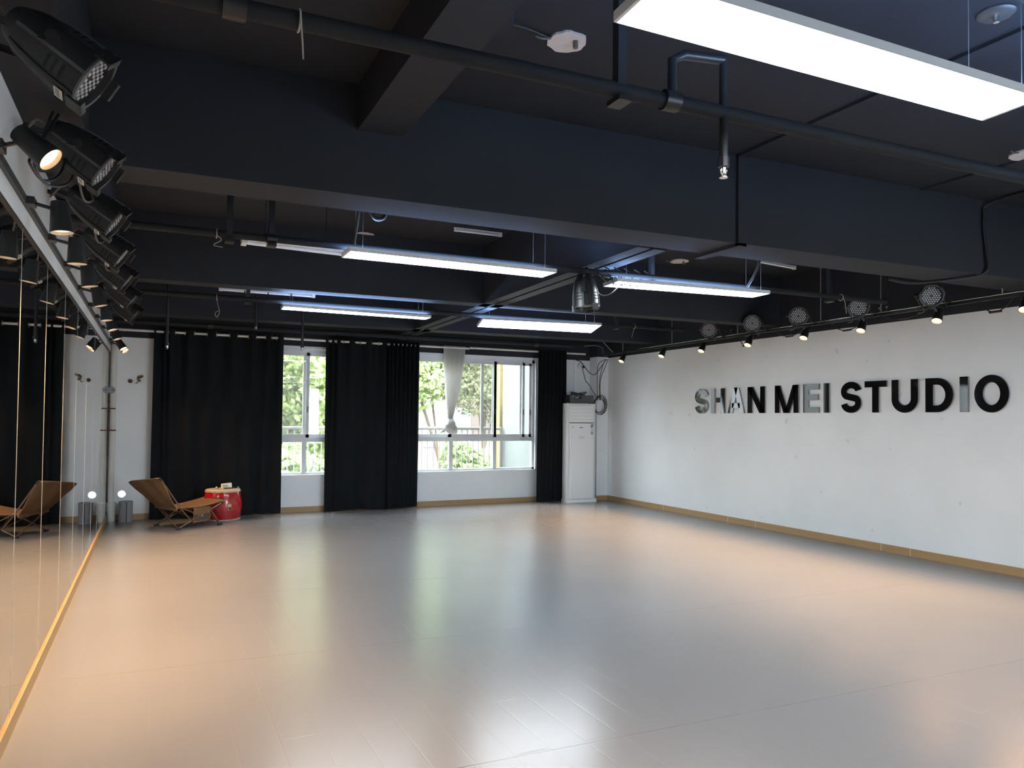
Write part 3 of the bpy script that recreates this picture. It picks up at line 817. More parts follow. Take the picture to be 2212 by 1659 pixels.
# conduits on slab and beam
def conduit(pts, r, label, name='conduit', m=BLACKP, smooth=0, cat='conduit', group=None):
    return tag(MB().tube(pts, r, 8, smooth=smooth).build(name, m, None, True), label, cat, group)
tag(MB().box(3.95, 4.03, 1.3, 4.24, SLAB - 0.02, SLAB).box(3.95, 4.03, 4.20, 4.235, 2.88, SLAB).box(3.95, 4.03, 4.20, 4.70, 2.875, 2.90).box(4.0, 4.05, 4.66, 7.8, SLAB - 0.02, SLAB).build('cable_trunking', BLACKP), 'black cable trunking wrapped around the deep beam', 'trunking')
tag(MB().box(5.93, 5.98, 1.3, 4.12, SLAB - 0.018, SLAB).build('cable_trunking', BLACKP), 'short black trunking on the ceiling right of the first one', 'trunking')
conduit([(6.9, 1.5, SLAB - 0.02), (6.8, 3.0, SLAB - 0.02), (6.75, 3.96, SLAB - 0.03), (6.72, 4.045, 3.4), (6.75, 4.045, 3.1), (6.74, 4.05, 2.92), (6.55, 4.25, 2.87), (6.35, 4.50, 2.86), (6.15, 4.58, 2.89)], 0.014, 'black cable drooping under the right end of the deep beam', 'loose_cable', BMETAL, 5, 'cable')
conduit([(1.24, 5.0, SLAB), (1.25, 5.02, 3.2), (1.27, 5.1, 3.0), (1.27, 5.22, 2.80)], 0.012, 'black cable dropping to the left end of a panel light', 'loose_cable', BMETAL, 5, 'cable')
conduit([(1.37, 5.3, SLAB), (1.37, 5.3, 3.3), (1.42, 5.3, 3.05), (1.5, 5.3, 3.03), (1.54, 5.3, 3.1)], 0.014, 'black hooked cable end above a panel light', 'loose_cable', BMETAL, 5, 'cable')
conduit([(5.0, 5.0, SLAB), (5.0, 5.0, 3.2), (4.97, 5.05, 2.95), (4.95, 5.15, 2.80)], 0.012, 'black cable dropping to the right panel light', 'loose_cable', BMETAL, 5, 'cable')

def patch(c, r, label, seed):
    rnd = random.Random(seed)
    pts = []
    for k in range(26):
        a = 2 * math.pi * k / 26
        q = r * (1 + rnd.uniform(-0.06, 0.06))
        pts.append((c[0] + q * math.cos(a), c[1] + q * math.sin(a)))
    m = MB(); nn = len(pts)
    m.add([(x, y, SLAB - 0.012) for x, y in pts] + [(x, y, SLAB) for x, y in pts], [tuple(reversed(range(nn)))] + [(k, (k + 1) % nn, (k + 1) % nn + nn, k + nn) for k in range(nn)])
    t = thing('ceiling_rose', (c[0], c[1], SLAB), label, 'ceiling rose', 'pale round ceiling plates')
    m.build('plate', PATCH, t, world=True)
    MB().cyl((c[0] + r * 0.3, c[1] - r * 0.35, SLAB - 0.05), (c[0] + r * 0.3, c[1] - r * 0.35, SLAB - 0.01), 0.014, n=8).build('terminal_stub', GREYCAB, t, True, True)
    MB().tube([(c[0] - r, c[1], SLAB - 0.014), (c[0] - r * 1.5, c[1] - 0.01, SLAB - 0.03), (c[0] - r * 1.8, c[1], SLAB - 0.02)], 0.006, 6).build('wire_tail', GREYCAB, t, True, True)
patch((1.95, 3.36), 0.105, 'pale round plate on the ceiling left of the largest panel light', 1)
patch((5.86, 3.20), 0.12, 'pale round plate on the ceiling at the right picture edge', 2)
patch((2.06, 8.0), 0.115, 'pale round plate beyond the deep beam, left of the twin strip beam', 3)
patch((5.97, 7.4), 0.115, 'pale round plate beyond the deep beam, right of the twin strip beam', 4)
ab = thing('ceiling_box', (1.56, 3.36, SLAB), 'black painted junction box beside the near longitudinal beam', 'junction box')
MB().lathe([(0.075, 0), (0.085, 0.03), (0.085, 0.05)], (1.52, 3.30, SLAB - 0.05), (0, 0, 1), 16).build('box_body', BLACKP, ab, True, True)
MB().tube([(1.58, 3.30, SLAB - 0.03), (1.7, 3.33, SLAB - 0.012), (1.85, 3.36, SLAB - 0.012)], 0.005, 6).build('wire_tail', BMETAL, ab, True, True)

def batten(p, q, label, w=0.035, drop=0.05, nseg=1):
    p = Vector(p); q = Vector(q)
    b = thing('fluorescent_batten', p, label, 'batten light', 'unlit tube lights')
    d = (q - p); s = Vector((-d.y, d.x, 0)).normalized() * w
    up = Vector((0, 0, drop))
    MB().hexa([p - s, q - s, q + s, p + s], [p - s + up, q - s + up, q + s + up, p + s + up]).build('housing', WPLAST2, b, world=True)
    for k in range(nseg):
        a = p + d * ((k + 0.03) / nseg) - Vector((0, 0, 0.014)); e = p + d * ((k + 0.97) / nseg) - Vector((0, 0, 0.014))
        MB().cyl(a, e, 0.013, n=10).build('tube', WPLAST, b, True, True)
    for e in (p, q): MB().box(e.x - 0.02, e.x + 0.02, e.y - w, e.y + w, e.z - 0.028, e.z + drop).build('lamp_holder', WPLAST, b, world=True)
    for k in (0.2, 0.8):
        e = p + d * k
        MB().cyl((e.x, e.y, e.z + drop), (e.x, e.y, SLAB), 0.004, n=6).build('hanging_rod', BMETAL, b, world=True)
batten((0.61, 6.08, 2.93), (1.42, 6.13, 2.93), 'unlit white tube light left of the nearest row of panels', 0.06, 0.05)
batten((2.80, 7.1, 3.53), (3.30, 7.08, 3.53), 'small clear tube light tucked behind the deep beam', 0.012, 0.015)
batten((6.0, 6.05, 3.33), (6.6, 6.12, 3.33), 'thin tube light behind the right end of the deep beam', 0.01, 0.012)
batten((0.66, 9.0, 3.015), (1.70, 8.97, 3.015), 'long thin tube light in four lengths above the far left panel', 0.02, 0.03, 4)

def twine(p, pts, label):
    t = thing('twine', p, label, 'string', 'twine ends on the pipes')
    p = Vector(p)
    MB().tube([p + Vector((0, 0.034 * math.cos(a), 0.034 * math.sin(a))) for a in [2 * math.pi * k / 12 for k in range(12)]], 0.0035, 6, smooth=0, closed=True).build('loop', TWINE, t, True, True)
    MB().tube([p + Vector(q) for q in pts], 0.003, 6).build('loose_end', TWINE, t, True, True)
twine((0.395, 2.406, 2.83), [(0, -0.035, 0), (0.004, -0.036, -0.05), (0.008, -0.036, -0.10), (0.01, -0.037, -0.14)], 'pale twine tied around the nearest pipe')
twine((0.37, 5.523, 2.835), [(0, -0.03, -0.02), (0.03, -0.03, -0.05), (-0.02, -0.03, -0.09), (0.04, -0.03, -0.10)], 'pale twine knot around the pipe behind the deep beam')
twine((0.58, 8.46, 2.83), [(0, -0.03, 0), (0.01, -0.03, -0.08), (0.03, -0.03, -0.16), (0.005, -0.03, -0.22), (-0.015, -0.03, -0.18), (0.02, -0.03, -0.15)], 'pale twine with a loop hanging above the widest curtain')
twine((6.35, 5.28, 2.835), [(0, -0.03, 0), (0.03, -0.03, -0.06), (0.05, -0.03, -0.17)], 'pale twine hanging from the pipe right of the panels')
twine((5.9, 8.27, 2.83), [(0, -0.03, 0), (-0.03, -0.03, -0.06), (-0.06, -0.03, -0.15)], 'pale twine on the far pipe near the right lamp rail')

# ------------------------------------------------------------------ stage PAR lamps
def rotto(axis, roll=0.0):
    a = Vector(axis).normalized()
    h = a.cross(Vector((0, 0, 1)))
    h = Vector((1, 0, 0)) if h.length < 1e-3 else h.normalized()
    v = h.cross(a)
    return Matrix((h, v, a)).transposed().to_4x4() @ Matrix.Rotation(roll, 4, 'Z')

def make_par(axis, mount, label, roll=0.0, sticker=True):
    """root at the centre of the lens; body extends backwards along -axis; yoke goes to the point `mount` (relative)."""
    r = thing('par_lamp', (0, 0, 0), label, 'stage lamp', 'LED stage lamps')
    R = rotto(axis, roll)
    prof = [(0.0, -0.275), (0.052, -0.275), (0.062, -0.262), (0.074, -0.235), (0.082, -0.222), (0.090, -0.19), (0.103, -0.13), (0.110, -0.06), (0.112, 0.0), (0.116, 0.012), (0.116, 0.022), (0.104, 0.022), (0.102, 0.002)]
    MB().lathe(prof[1:] + [(0.001, 0.0)], (0, 0, 0), (0, 0, 1), 32).xf(R).build('housing', BPLAST, r, True)
    MB().lathe([(0.102, -0.006), (0.102, 0.001)], (0, 0, 0), (0, 0, 1), 32).xf(R).build('lens_plate', LENSPL, r, True)
    MB().lathe([(0.104, 0.016), (0.118, 0.016), (0.118, 0.024), (0.104, 0.024), (0.104, 0.016)], (0, 0, 0), (0, 0, 1), 32, caps=False).xf(R).build('front_rim', GREYEDGE, r, True)
    led = MB()
    stp = 0.0235
    for i in range(-5, 6):
        for j in range(-5, 6):
            x = (i + 0.5 * (j % 2)) * stp; y = j * stp * 0.866
            if 0.004 < math.hypot(x, y) < 0.092:
                led.lathe([(0.0078, 0), (0.0070, 0.003), (0.0035, 0.0042)], (x, y, 0.0005), (0, 0, 1), 10)
    lo = led.xf(R).build('led_array', LEDDOT, r, True); lo['kind'] = 'stuff'
    def hz(z):
        for (r0_, z0_), (r1_, z1_) in zip(prof, prof[1:]):
            if z0_ <= z <= z1_: return r0_ + (r1_ - r0_) * (z - z0_) / max(1e-6, z1_ - z0_)
        return 0.11
    # raised ribs and rear cap seam
    for k in range(8):
        a = math.radians(22.5 + 45 * k)
        rb = MB()
        zs = [-0.23, -0.19, -0.13, -0.06, 0.0, 0.018]
        for z0_, z1_ in zip(zs, zs[1:]):
            q0, q1 = hz(z0_), hz(z1_)
            w = 0.006
            ca, sa = math.cos(a), math.sin(a)
            def P(q, z, s): return (q * ca - s * w * sa, q * sa + s * w * ca, z)
            rb.hexa([P(q0 - 0.004, z0_, -1), P(q0 + 0.006, z0_, -1), P(q0 + 0.006, z0_, 1), P(q0 - 0.004, z0_, 1)], [P(q1 - 0.004, z1_, -1), P(q1 + 0.006, z1_, -1), P(q1 + 0.006, z1_, 1), P(q1 - 0.004, z1_, 1)])
        rb.xf(R).build('rib', GREYEDGE if k % 2 else BPLAST, r)
    for k in range(4):
        a = math.radians(90 * k + 45)
        for m in range(3):
            z = -0.10 + 0.026 * m
            vt = MB()
            for s in range(5):
                b0 = a + math.radians(-14 + 5.6 * s); b1 = b0 + math.radians(5.6)
                q = hz(z) + 0.0012
                vt.hexa([((q - .004) * math.cos(b0), (q - .004) * math.sin(b0), z), (q * math.cos(b0), q * math.sin(b0), z), (q * math.cos(b1), q * math.sin(b1), z), ((q - .004) * math.cos(b1), (q - .004) * math.sin(b1), z)],
                        [((q - .004) * math.cos(b0), (q - .004) * math.sin(b0), z + .01), (q * math.cos(b0), q * math.sin(b0), z + .01), (q * math.cos(b1), q * math.sin(b1), z + .01), ((q - .004) * math.cos(b1), (q - .004) * math.sin(b1), z + .01)])
            vt.xf(R).build('vent_slot', DARK, r)
    # gel-frame clips at the rim
    for a in (-90, 30, 150):
        ca, sa = math.cos(math.radians(a)), math.sin(math.radians(a))
        c = MB().box(-0.035, 0.035, 0.112, 0.120, 0.0, 0.055).box(-0.035, 0.035, 0.095, 0.120, 0.050, 0.055)
        c.xf(Matrix.Rotation(math.radians(a - 90), 4, 'Z')).xf(R).build('gel_clip', BMETAL, r)
    if sticker:
        s = MB().box(-0.030, 0.030, 0.114, 0.1155, -0.045, -0.015).xf(Matrix.Rotation(math.radians(-180), 4, 'Z')).xf(R)
        so = s.build('rating_sticker', STICK, r)
        for k in range(4):
            MB().box(-0.025 + k * 0.0125, -0.019 + k * 0.0125, 0.1153, 0.1159, -0.040, -0.024).xf(Matrix.Rotation(math.radians(-180), 4, 'Z')).xf(R).build('print', INK, so)
    # yoke
    mount = Vector(mount)
    piv = R @ Vector((0, 0, -0.11))
    h = (R.to_3x3() @ Matrix.Rotation(-roll, 3, 'Z')) @ Vector((1, 0, 0))
    along = mount - piv
    along_n = along.normalized()
    wv = h.cross(along_n).normalized() * 0.014
    y = MB()
    for s in (-1, 1):
        a = piv + h * (0.122 * s); b = mount + h * (0.122 * s)
        tv = h * 0.0025
        y.hexa([a - wv - tv, a + wv - tv, a + wv + tv, a - wv + tv], [b - wv - tv, b + wv - tv, b + wv + tv, b - wv + tv])
    a = mount - h * 0.124; b = mount + h * 0.124; tv = along_n * 0.0025
    y.hexa([a - wv - tv, a + wv - tv, a + wv + tv, a - wv + tv], [b - wv - tv, b + wv - tv, b + wv + tv, b - wv + tv])
    y.build('yoke', BMETAL, r)
    for s in (-1, 1):
        MB().cyl(piv + h * (0.10 * s), piv + h * (0.145 * s), 0.02, n=10).build('pivot_knob', BPLAST, r, True)
    MB().cyl(mount, mount + along_n * 0.05, 0.014, n=8).build('mount_clamp', BMETAL, r, True)
    rear = R @ Vector((0.02, 0.0, -0.272))
    sd = h * 0.10
    MB().tube([rear, rear - Vector(axis).normalized() * 0.05, rear - Vector(axis).normalized() * 0.06 + sd * 0.6 + Vector((0, 0, -0.04)), mount + sd + Vector((0, 0, -0.03)), mount + sd * 1.6 + Vector((0, 0, -0.06))], 0.006, 6).build('power_cable', GREYCAB, r, True)
    return r

AXL = Vector((0.82, -0.04, -0.56))
parL = [(-0.225, 2.90, 2.715), (-0.24, 3.95, 2.715), (-0.24, 5.0, 2.715), (-0.24, 6.05, 2.715), (-0.235, 7.12, 2.715), (-0.225, 8.3, 2.715), (-0.225, 9.5, 2.715)]
proto = make_par(AXL, (-0.32, 0.14, 0.16), '', roll=math.radians(10))
for i, p in enumerate(parL):
    o = proto if i == 0 else copy_tree(proto)
    o.location = p
    o['label'] = 'unlit black stage lamp %s from the camera in the row above the mirror' % ORD[i] if i else 'big unlit black stage lamp at the upper left corner'
AXR = Vector((-0.66, -0.68, -0.22))
parR = [(7.33, 8.40, 2.885), (7.33, 7.53, 2.885), (7.33, 6.73, 2.885), (7.33, 5.85, 2.885), (7.33, 4.96, 2.885)]
protoR = make_par(AXR, (0.16, 0.075, -0.10), '', roll=0, sticker=False)
for i, p in enumerate(parR):
    o = protoR if i == 0 else copy_tree(protoR)
    o.location = p
    o['label'] = 'unlit stage lamp on the right rail, %s from the window wall' % (['first', 'second', 'third', 'fourth', 'fifth'][i])
pc = make_par((0.06, -0.05, -1), (0.0, 0.0, 0.285), 'black stage lamp hanging down between the two middle panel lights', roll=math.radians(20), sticker=False)
pc.location = (3.365, 5.43, 2.545)
# cable bundle above the hanging lamp
cbm = thing('cable_bundle', (3.5, 5.42, 2.84), 'tangle of black cables and connectors on the pipe beside the hanging lamp', 'cables')
rnd = random.Random(8)
for k in range(5):
    x = 3.42 + k * 0.11
    MB().tube([(x, 5.38, 2.87), (x + 0.05, 5.36, 2.80 - 0.02 * (k % 3)), (x + 0.12, 5.36, 2.76 - 0.02 * (k % 2)), (x + 0.17, 5.38, 2.85), (x + 0.1, 5.40, 2.90)], 0.006, 6).build('cable_loop', BMETAL, cbm, True, True)
MB().tube([(3.42, 5.40, 2.84), (3.45, 5.38, 2.66), (3.55, 5.37, 2.64), (3.66, 5.37, 2.72), (3.72, 5.38, 2.78)], 0.005, 6).build('lamp_lead', BMETAL, cbm, True, True)
for k in range(3): MB().cyl((3.60 + k * 0.09, 5.36, 2.74), (3.63 + k * 0.09, 5.36, 2.80), 0.014, n=8).build('connector', GREYEDGE, cbm, True, True)

# ------------------------------------------------------------------ track lights
def make_spot(axis, arm, label, power, emi, size=64):
    """root at the track adapter; arm = vector from adapter to head centre."""
    r = thing('track_spot', (0, 0, 0), label, 'spotlight', 'warm track spotlights')
    axis = Vector(axis).normalized(); arm = Vector(arm)
    R = Matrix.Translation(arm) @ rotto(axis)
    MB().box(-0.018, 0.018, -0.045, 0.045, -0.016, 0.02).build('track_adapter', BPLAST, r)
    MB().cyl((0, 0, 0), arm - axis * 0.03, 0.009, n=8).build('arm', BPLAST, r, True)
    MB().lathe([(0.034, -0.075), (0.038, -0.073), (0.0535, 0.078), (0.050, 0.078), (0.047, 0.060)], (0, 0, 0), (0, 0, 1), 24).xf(R).build('lamp_head', BMETAL, r, True)
    MB().lathe([(0.0498, 0.0775), (0.044, 0.063), (0.0435, 0.063), (0.049, 0.0775)], (0, 0, 0), (0, 0, 1), 24, caps=False).xf(R).build('reflector', REFLECTOR, r, True)
    MB().lathe([(0.001, 0.0605), (0.044, 0.0605), (0.044, 0.0625), (0.001, 0.0635)], (0, 0, 0), (0, 0, 1), 24).xf(R).build('bulb_glass', emi, r, True)
    ld = bpy.data.lights.new('spot_lamp', 'SPOT')
    ld.energy = power; ld.color = (1.0, 0.56, 0.26); ld.spot_size = math.radians(size); ld.spot_blend = 0.9; ld.shadow_soft_size = 0.04
    lo = bpy.data.objects.new('lamp', ld); COL.objects.link(lo); lo.parent = r
    lo.location = R @ Vector((0, 0, 0.09))
    lo.rotation_euler = axis.to_track_quat('-Z', 'Y').to_euler()
    return r
tk = thing('light_track', (XL, 4, 2.555), 'black lighting track along the wall above the mirror', 'lighting track', 'lighting tracks')
MB().box(XL + 0.001, XL + 0.034, YB + 0.3, YF - 0.1, 2.56, 2.596).build('track_profile', BMETAL, tk, world=True)
MB().box(XL + 0.034, XL + 0.036, YB + 0.3, YF - 0.1, 2.566, 2.59).build('track_slot', GREYEDGE, tk, world=True)
spL = [(1.75, (0.5, 0.0, -0.85)), (3.35, (0.72, -0.20, -0.64)), (4.17, (0.10, -0.03, -1)), (4.98, (0.06, 0.02, -1)), (5.82, (0.16, 0.02, -1)), (6.83, (0.25, 0.0, -1)), (7.84, (0.14, -0.05, -1)), (8.72, (0.30, -0.1, -1)), (9.75, (0.35, -0.1, -1)), (11.3, (0.5, -0.3, -0.85)), (11.75, (0.6, -0.35, -0.72))]  # first entry is out of view, added to extend the row's light
for i, (y, ax) in enumerate(spL):
    s = make_spot(ax, (0.125, -0.02, -0.06) if i > 1 else (0.12, -0.04, 0.01), 'lit black track spotlight, %s from the camera above the mirror' % ORD[i], SPOT_W_LEFT * (0.45 if i > 8 else 1.0), SPOTEM if i in (0, 1, 9, 10) else SPOTEML, 88)
    s.location = (XL + 0.05, y, 2.57)
for i, y in enumerate((0.2, -1.2)):  # two unseen spotlights added behind the camera for more light
    s = make_spot((0.5, 0, -0.9), (0.13, 0, -0.04), 'unseen track spotlight added behind the camera, %s' % ('nearer' if i == 0 else 'farther'), SPOT_W_LEFT, SPOTEML, 100)
    s.location = (XL + 0.05, y, 2.57)
rlr = thing('lamp_rail', (7.6, 8, 2.77), 'black lamp rail with chrome bar hung along the lettered wall', 'lamp rail', 'lighting tracks')
rz0, rz1 = 2.745, 2.81
MB().tube([(7.6, 11.65, rz0 + 0.035), (7.6, 3.0, rz1 + 0.045)], 0.012, 10, smooth=0).build('chrome_bar', CHROME, rlr, True, True)
MB().hexa([(7.585, 3.0, rz1), (7.615, 3.0, rz1), (7.615, 11.65, rz0), (7.585, 11.65, rz0)], [(7.585, 3.0, rz1 + 0.032), (7.615, 3.0, rz1 + 0.032), (7.615, 11.65, rz0 + 0.032), (7.585, 11.65, rz0 + 0.032)]).build('track_profile', BMETAL, rlr, world=True)
for y in (11.0, 9.6, 8.1, 6.62, 5.76, 4.4, 3.4):
    MB().cyl((7.6, y, 2.80), (7.6, y, SLAB), 0.006, n=8).build('threaded_rod', ZINC, rlr, world=True)
MB().cyl((7.6, 11.3, 2.78), (7.35, 11.6, 3.2), 0.006, n=8).build('stay_rod', ZINC, rlr, world=True)
spR = [10.95, 9.8, 8.82, 7.84, 6.85, 6.0, 5.06, 4.18]
for i, y in enumerate(spR):
    s = make_spot((-0.52, -0.14, -0.8), (-0.055, -0.03, -0.08), 'glowing track spotlight on the right rail, %s from the window wall' % ['first', 'second', 'third', 'fourth', 'fifth', 'sixth', 'seventh', 'eighth'][i], SPOT_W_RIGHT, SPOTEM, 66)
    t = (11.65 - y) / 8.65
    s.location = (7.6, y, rz0 + (rz1 - rz0) * t - 0.015)
def droop(y0, y1, dip, label):
    z0_ = rz0 + (rz1 - rz0) * (11.65 - y0) / 8.65; z1_ = rz0 + (rz1 - rz0) * (11.65 - y1) / 8.65
    c = thing('drooping_cable', (7.58, y0, z0_), label, 'cable', 'cables hanging under the right rail')
    ym = (y0 + y1) / 2
    MB().tube([(7.58, y0, z0_), (7.57, y0 + (ym - y0) * 0.5, z0_ - dip * 0.75), (7.57, ym, (z0_ + z1_) / 2 - dip), (7.57, ym + (y1 - ym) * 0.6, z1_ - dip * 0.7), (7.58, y1, z1_)], 0.006, 6).build('cable', BMETAL, c, True, True)
    MB().cyl((7.57, ym + 0.06, (z0_ + z1_) / 2 - dip * 1.0), (7.57, ym - 0.06, (z0_ + z1_) / 2 - dip * 0.98), 0.012, n=8).build('inline_connector', BPLAST, c, True, True)
droop(8.05, 7.75, 0.15, 'double cable loop under the right rail left of the lettering')
droop(7.35, 6.85, 0.10, 'cable with connector under the right rail above the word MEI')
droop(6.45, 5.95, 0.12, 'cable with connector under the right rail above STUDIO, farther one')
droop(5.75, 5.15, 0.07, 'shallow cable under the right rail above STUDIO, nearer one')
droop(4.62, 4.28, 0.13, 'cable with a thick connector near the right picture edge')

# cable loop beside the nearest lit spot on the left
cl = thing('loose_cable', (-0.5, 3.6, 2.6), 'black cable looping below the nearest lit spotlight', 'cable')
MB().tube([(-0.40, 3.72, 2.86), (-0.44, 3.62, 2.72), (-0.47, 3.52, 2.60), (-0.47, 3.50, 2.56), (-0.44, 3.62, 2.535), (-0.40, 3.80, 2.62), (-0.38, 3.95, 2.80)], 0.006, 8).build('cable', BMETAL, cl, True, True)
MB().tube([(-0.42, 3.70, 2.86), (-0.45, 3.56, 2.66), (-0.46, 3.52, 2.57), (-0.43, 3.66, 2.53), (-0.37, 3.9, 2.62), (-0.36, 4.05, 2.80)], 0.006, 8).build('cable', BMETAL, cl, True, True)
for i, y in enumerate((4.5, 5.55, 6.6)):
    conduit([(-0.36, y - 0.5, 2.86), (-0.38, y - 0.1, 2.80), (-0.36, y, 2.70), (-0.33, y + 0.15, 2.74), (-0.36, y + 0.35, 2.86)], 0.006, 'grey brown lead looping between stage lamps, %s one from the camera' % ORD[i], 'loose_cable', GREYCAB, 6, 'cable')

# ------------------------------------------------------------------ wall letters
def letter_polys(ch, W, H, t):
    """list of strips; each strip = list of (left,right) point pairs in (u,z)"""
    def bar(u0, u1, z0, z1): return [((u0, z0), (u1, z0)), ((u0, z1), (u1, z1))]
    def slab(p, q, w):   # horizontal-cut diagonal
        return [((p[0] - w / 2, p[1]), (p[0] + w / 2, p[1])), ((q[0] - w / 2, q[1]), (q[0] + w / 2, q[1]))]
    def strip(path, w):
        out = []
        for i, p in enumerate(path):
            a = path[max(0, i - 1)]; b = path[min(len(path) - 1, i + 1)]
            dx, dz = b[0] - a[0], b[1] - a[1]; L = math.hypot(dx, dz) or 1
            nx_, nz_ = -dz / L * w / 2, dx / L * w / 2
            out.append(((p[0] + nx_, p[1] + nz_), (p[0] - nx_, p[1] - nz_)))
        return out
    def ell(cx, cz, rx, rz, a0, a1, n=22):
        return [(cx + rx * math.cos(math.radians(a0 + (a1 - a0) * k / n)), cz + rz * math.sin(math.radians(a0 + (a1 - a0) * k / n))) for k in range(n + 1)]
    hb = t * 0.86
    if ch == 'I': return [bar(0, W, 0, H)]
    if ch == 'H': return [bar(0, t, 0, H), bar(W - t, W, 0, H), bar(t, W - t, H * 0.43, H * 0.43 + hb)]
    if ch == 'E': return [bar(0, t, 0, H), bar(t, W, 0, hb), bar(t, W, H - hb, H), bar(t, W * 0.95, H * 0.44, H * 0.44 + hb)]
    if ch == 'T': return [bar(0, W, H - hb, H), bar(W / 2 - t / 2, W / 2 + t / 2, 0, H - hb)]
    if ch == 'A': return [slab((t * 0.55, 0), (W / 2 - t * 0.1, H), t * 1.1), slab((W - t * 0.55, 0), (W / 2 + t * 0.1, H), t * 1.1), bar(W * 0.26, W * 0.74, H * 0.20, H * 0.20 + hb)]
    if ch == 'N': return [bar(0, t, 0, H), bar(W - t, W, 0, H), slab((W - t * 0.6, 0), (t * 0.6, H), t * 1.2)]
    if ch == 'M': return [bar(0, t * 0.92, 0, H), bar(W - t * 0.92, W, 0, H), slab((W / 2 - t * 0.12, 0), (t * 0.6, H), t * 0.95), slab((W / 2 + t * 0.12, 0), (W - t * 0.6, H), t * 0.95)]
    if ch == 'U': 
        r = W / 2 - t / 2
        return [strip([(t / 2, H)] + [(t / 2, H * 0.62)] + ell(W / 2, t * 0.45 + r * 0.95, r, r * 0.95, 180, 360) + [(W - t / 2, H * 0.62), (W - t / 2, H)], t)]
    if ch == 'O':
        o = [(W / 2 + W / 2 * 1.0 * math.cos(a), H / 2 + H / 2 * 1.03 * math.sin(a)) for a in [2 * math.pi * k / 40 for k in range(41)]]
        i_ = [(W / 2 + (W / 2 - t) * math.cos(a), H / 2 + (H / 2 * 1.03 - t * 0.88) * math.sin(a)) for a in [2 * math.pi * k / 40 for k in range(41)]]
        return [list(zip(o, i_))]
    if ch == 'D':
        o, i_ = [], []
        for k in range(25):
            a = math.radians(-90 + 180 * k / 24)
            o.append((W * 0.42 + W * 0.58 * math.cos(a), H / 2 + H / 2 * math.sin(a)))
            i_.append((W * 0.42 + (W * 0.58 - t) * math.cos(a), H / 2 + (H / 2 - hb) * math.sin(a)))
        return [bar(0, t, 0, H), bar(t, W * 0.421, 0, hb), bar(t, W * 0.421, H - hb, H), list(zip(o, i_))]
    if ch == 'S':
        rx = W / 2 - t / 2; rz = H * 0.275 - t * 0.42 + 0.012
        zc1 = H - hb / 2 - rz; zc0 = hb / 2 + rz
        up = ell(W / 2, zc1, rx, rz, 8, 225, 26); lo = ell(W / 2, zc0, rx, rz, 45, -172, 26)
        return [strip(up + lo, t * 0.95)]
text = [('S', 9.369, 9.061), ('H', 8.992, 8.68), ('A', 8.615, 8.263), ('N', 8.198, 7.857), ('M', 7.667, 7.25), ('E', 7.164, 6.908), ('I', 6.83, 6.743), ('S', 6.558, 6.259), ('T', 6.21, 5.909), ('U', 5.841, 5.507), ('D', 5.415, 5.094), ('I', 5.02, 4.931), ('O', 4.862, 4.507)]
words = ['first letter of SHAN', 'second letter of SHAN', 'third letter of SHAN', 'last letter of SHAN', 'first letter of MEI', 'middle letter of MEI', 'last letter of MEI', 'first letter of STUDIO', 'second letter of STUDIO', 'third letter of STUDIO', 'fourth letter of STUDIO', 'fifth letter of STUDIO', 'last letter of STUDIO']
for (ch, ya, yb2), wd in zip(text, words):
    W = ya - yb2; H = 0.385; z0_ = 1.665 + 0.0008 * (9.37 - ya)
    root = thing('wall_letter', (XR, (ya + yb2) / 2, z0_), 'glossy black capital letter %s on the white wall, %s' % (ch, wd), 'letter', 'black wall letters')
    polys = letter_polys(ch, W, H, 0.088)
    for part, x0, x1, m in (('raised_edge', XR - 0.024, XR - 0.001, ACRYEDGE), ('front_face', XR - 0.030, XR - 0.024, ACRY)):
        mb = MB()
        for st in polys:
            vs = []; fs = []
            for (l, r) in st:
                vs += [(x0, ya - l[0], z0_ + l[1]), (x0, ya - r[0], z0_ + r[1]), (x1, ya - r[0], z0_ + r[1]), (x1, ya - l[0], z0_ + l[1])]
            for k in range(len(st) - 1):
                a, b = 4 * k, 4 * k + 4
                fs += [(a, a + 1, b + 1, b), (a + 1, a + 2, b + 2, b + 1), (a + 2, a + 3, b + 3, b + 2), (a + 3, a, b, b + 3)]
            fs += [(0, 3, 2, 1), tuple(4 * (len(st) - 1) + q for q in (0, 1, 2, 3))]
            mb.add(vs, fs)
        mb.build(part, m, root, world=True)

# ------------------------------------------------------------------ air conditioner and amplifier
ac = thing('air_conditioner', (7.2, 11.9, 0), 'tall white floor standing air conditioner in the far right corner', 'air conditioner')
AX0, AX1, AY0, AY1, AH = 6.885, 7.515, 11.72, 11.935, 1.845
MB().rbox(AX0, AX1, AY0 + 0.03, AY1, 0.06, AH, 0.03).build('cabinet', WPLAST2, ac, True, True)
MB().rbox(AX0 - 0.01, AX1 + 0.01, AY0 - 0.005, AY1, 0, 0.06, 0.02).build('plinth', WPLAST, ac, True, True)
MB().rbox(AX0 + 0.055, AX1 - 0.062, AY0, AY0 + 0.06, 0.075, 1.475, 0.012).build('front_panel', WPLAST, ac, True, True)
lv = MB().rbox(AX0 + 0.055, AX1 - 0.062, AY0 + 0.004, AY0 + 0.06, 1.49, 1.80, 0.012).build('outlet_cover', WPLAST, ac, True, True)
for k in range(4): MB().box(AX0 + 0.07, AX1 - 0.077, AY0 + 0.0025, AY0 + 0.006, 1.545 + k * 0.065, 1.548 + k * 0.065).build('louvre_line', ACLINE, ac, world=True)
MB().box(AX0 + 0.05, AX1 - 0.057, AY0 + 0.01, AY0 + 0.05, 1.475, 1.49).build('gap_line', INK, ac, world=True)
MB().box(AX0 + 0.25, AX0 + 0.33, AY0 - 0.001, AY0 + 0.002, 1.388, 1.400).build('brand_mark', INK, ac, world=True)
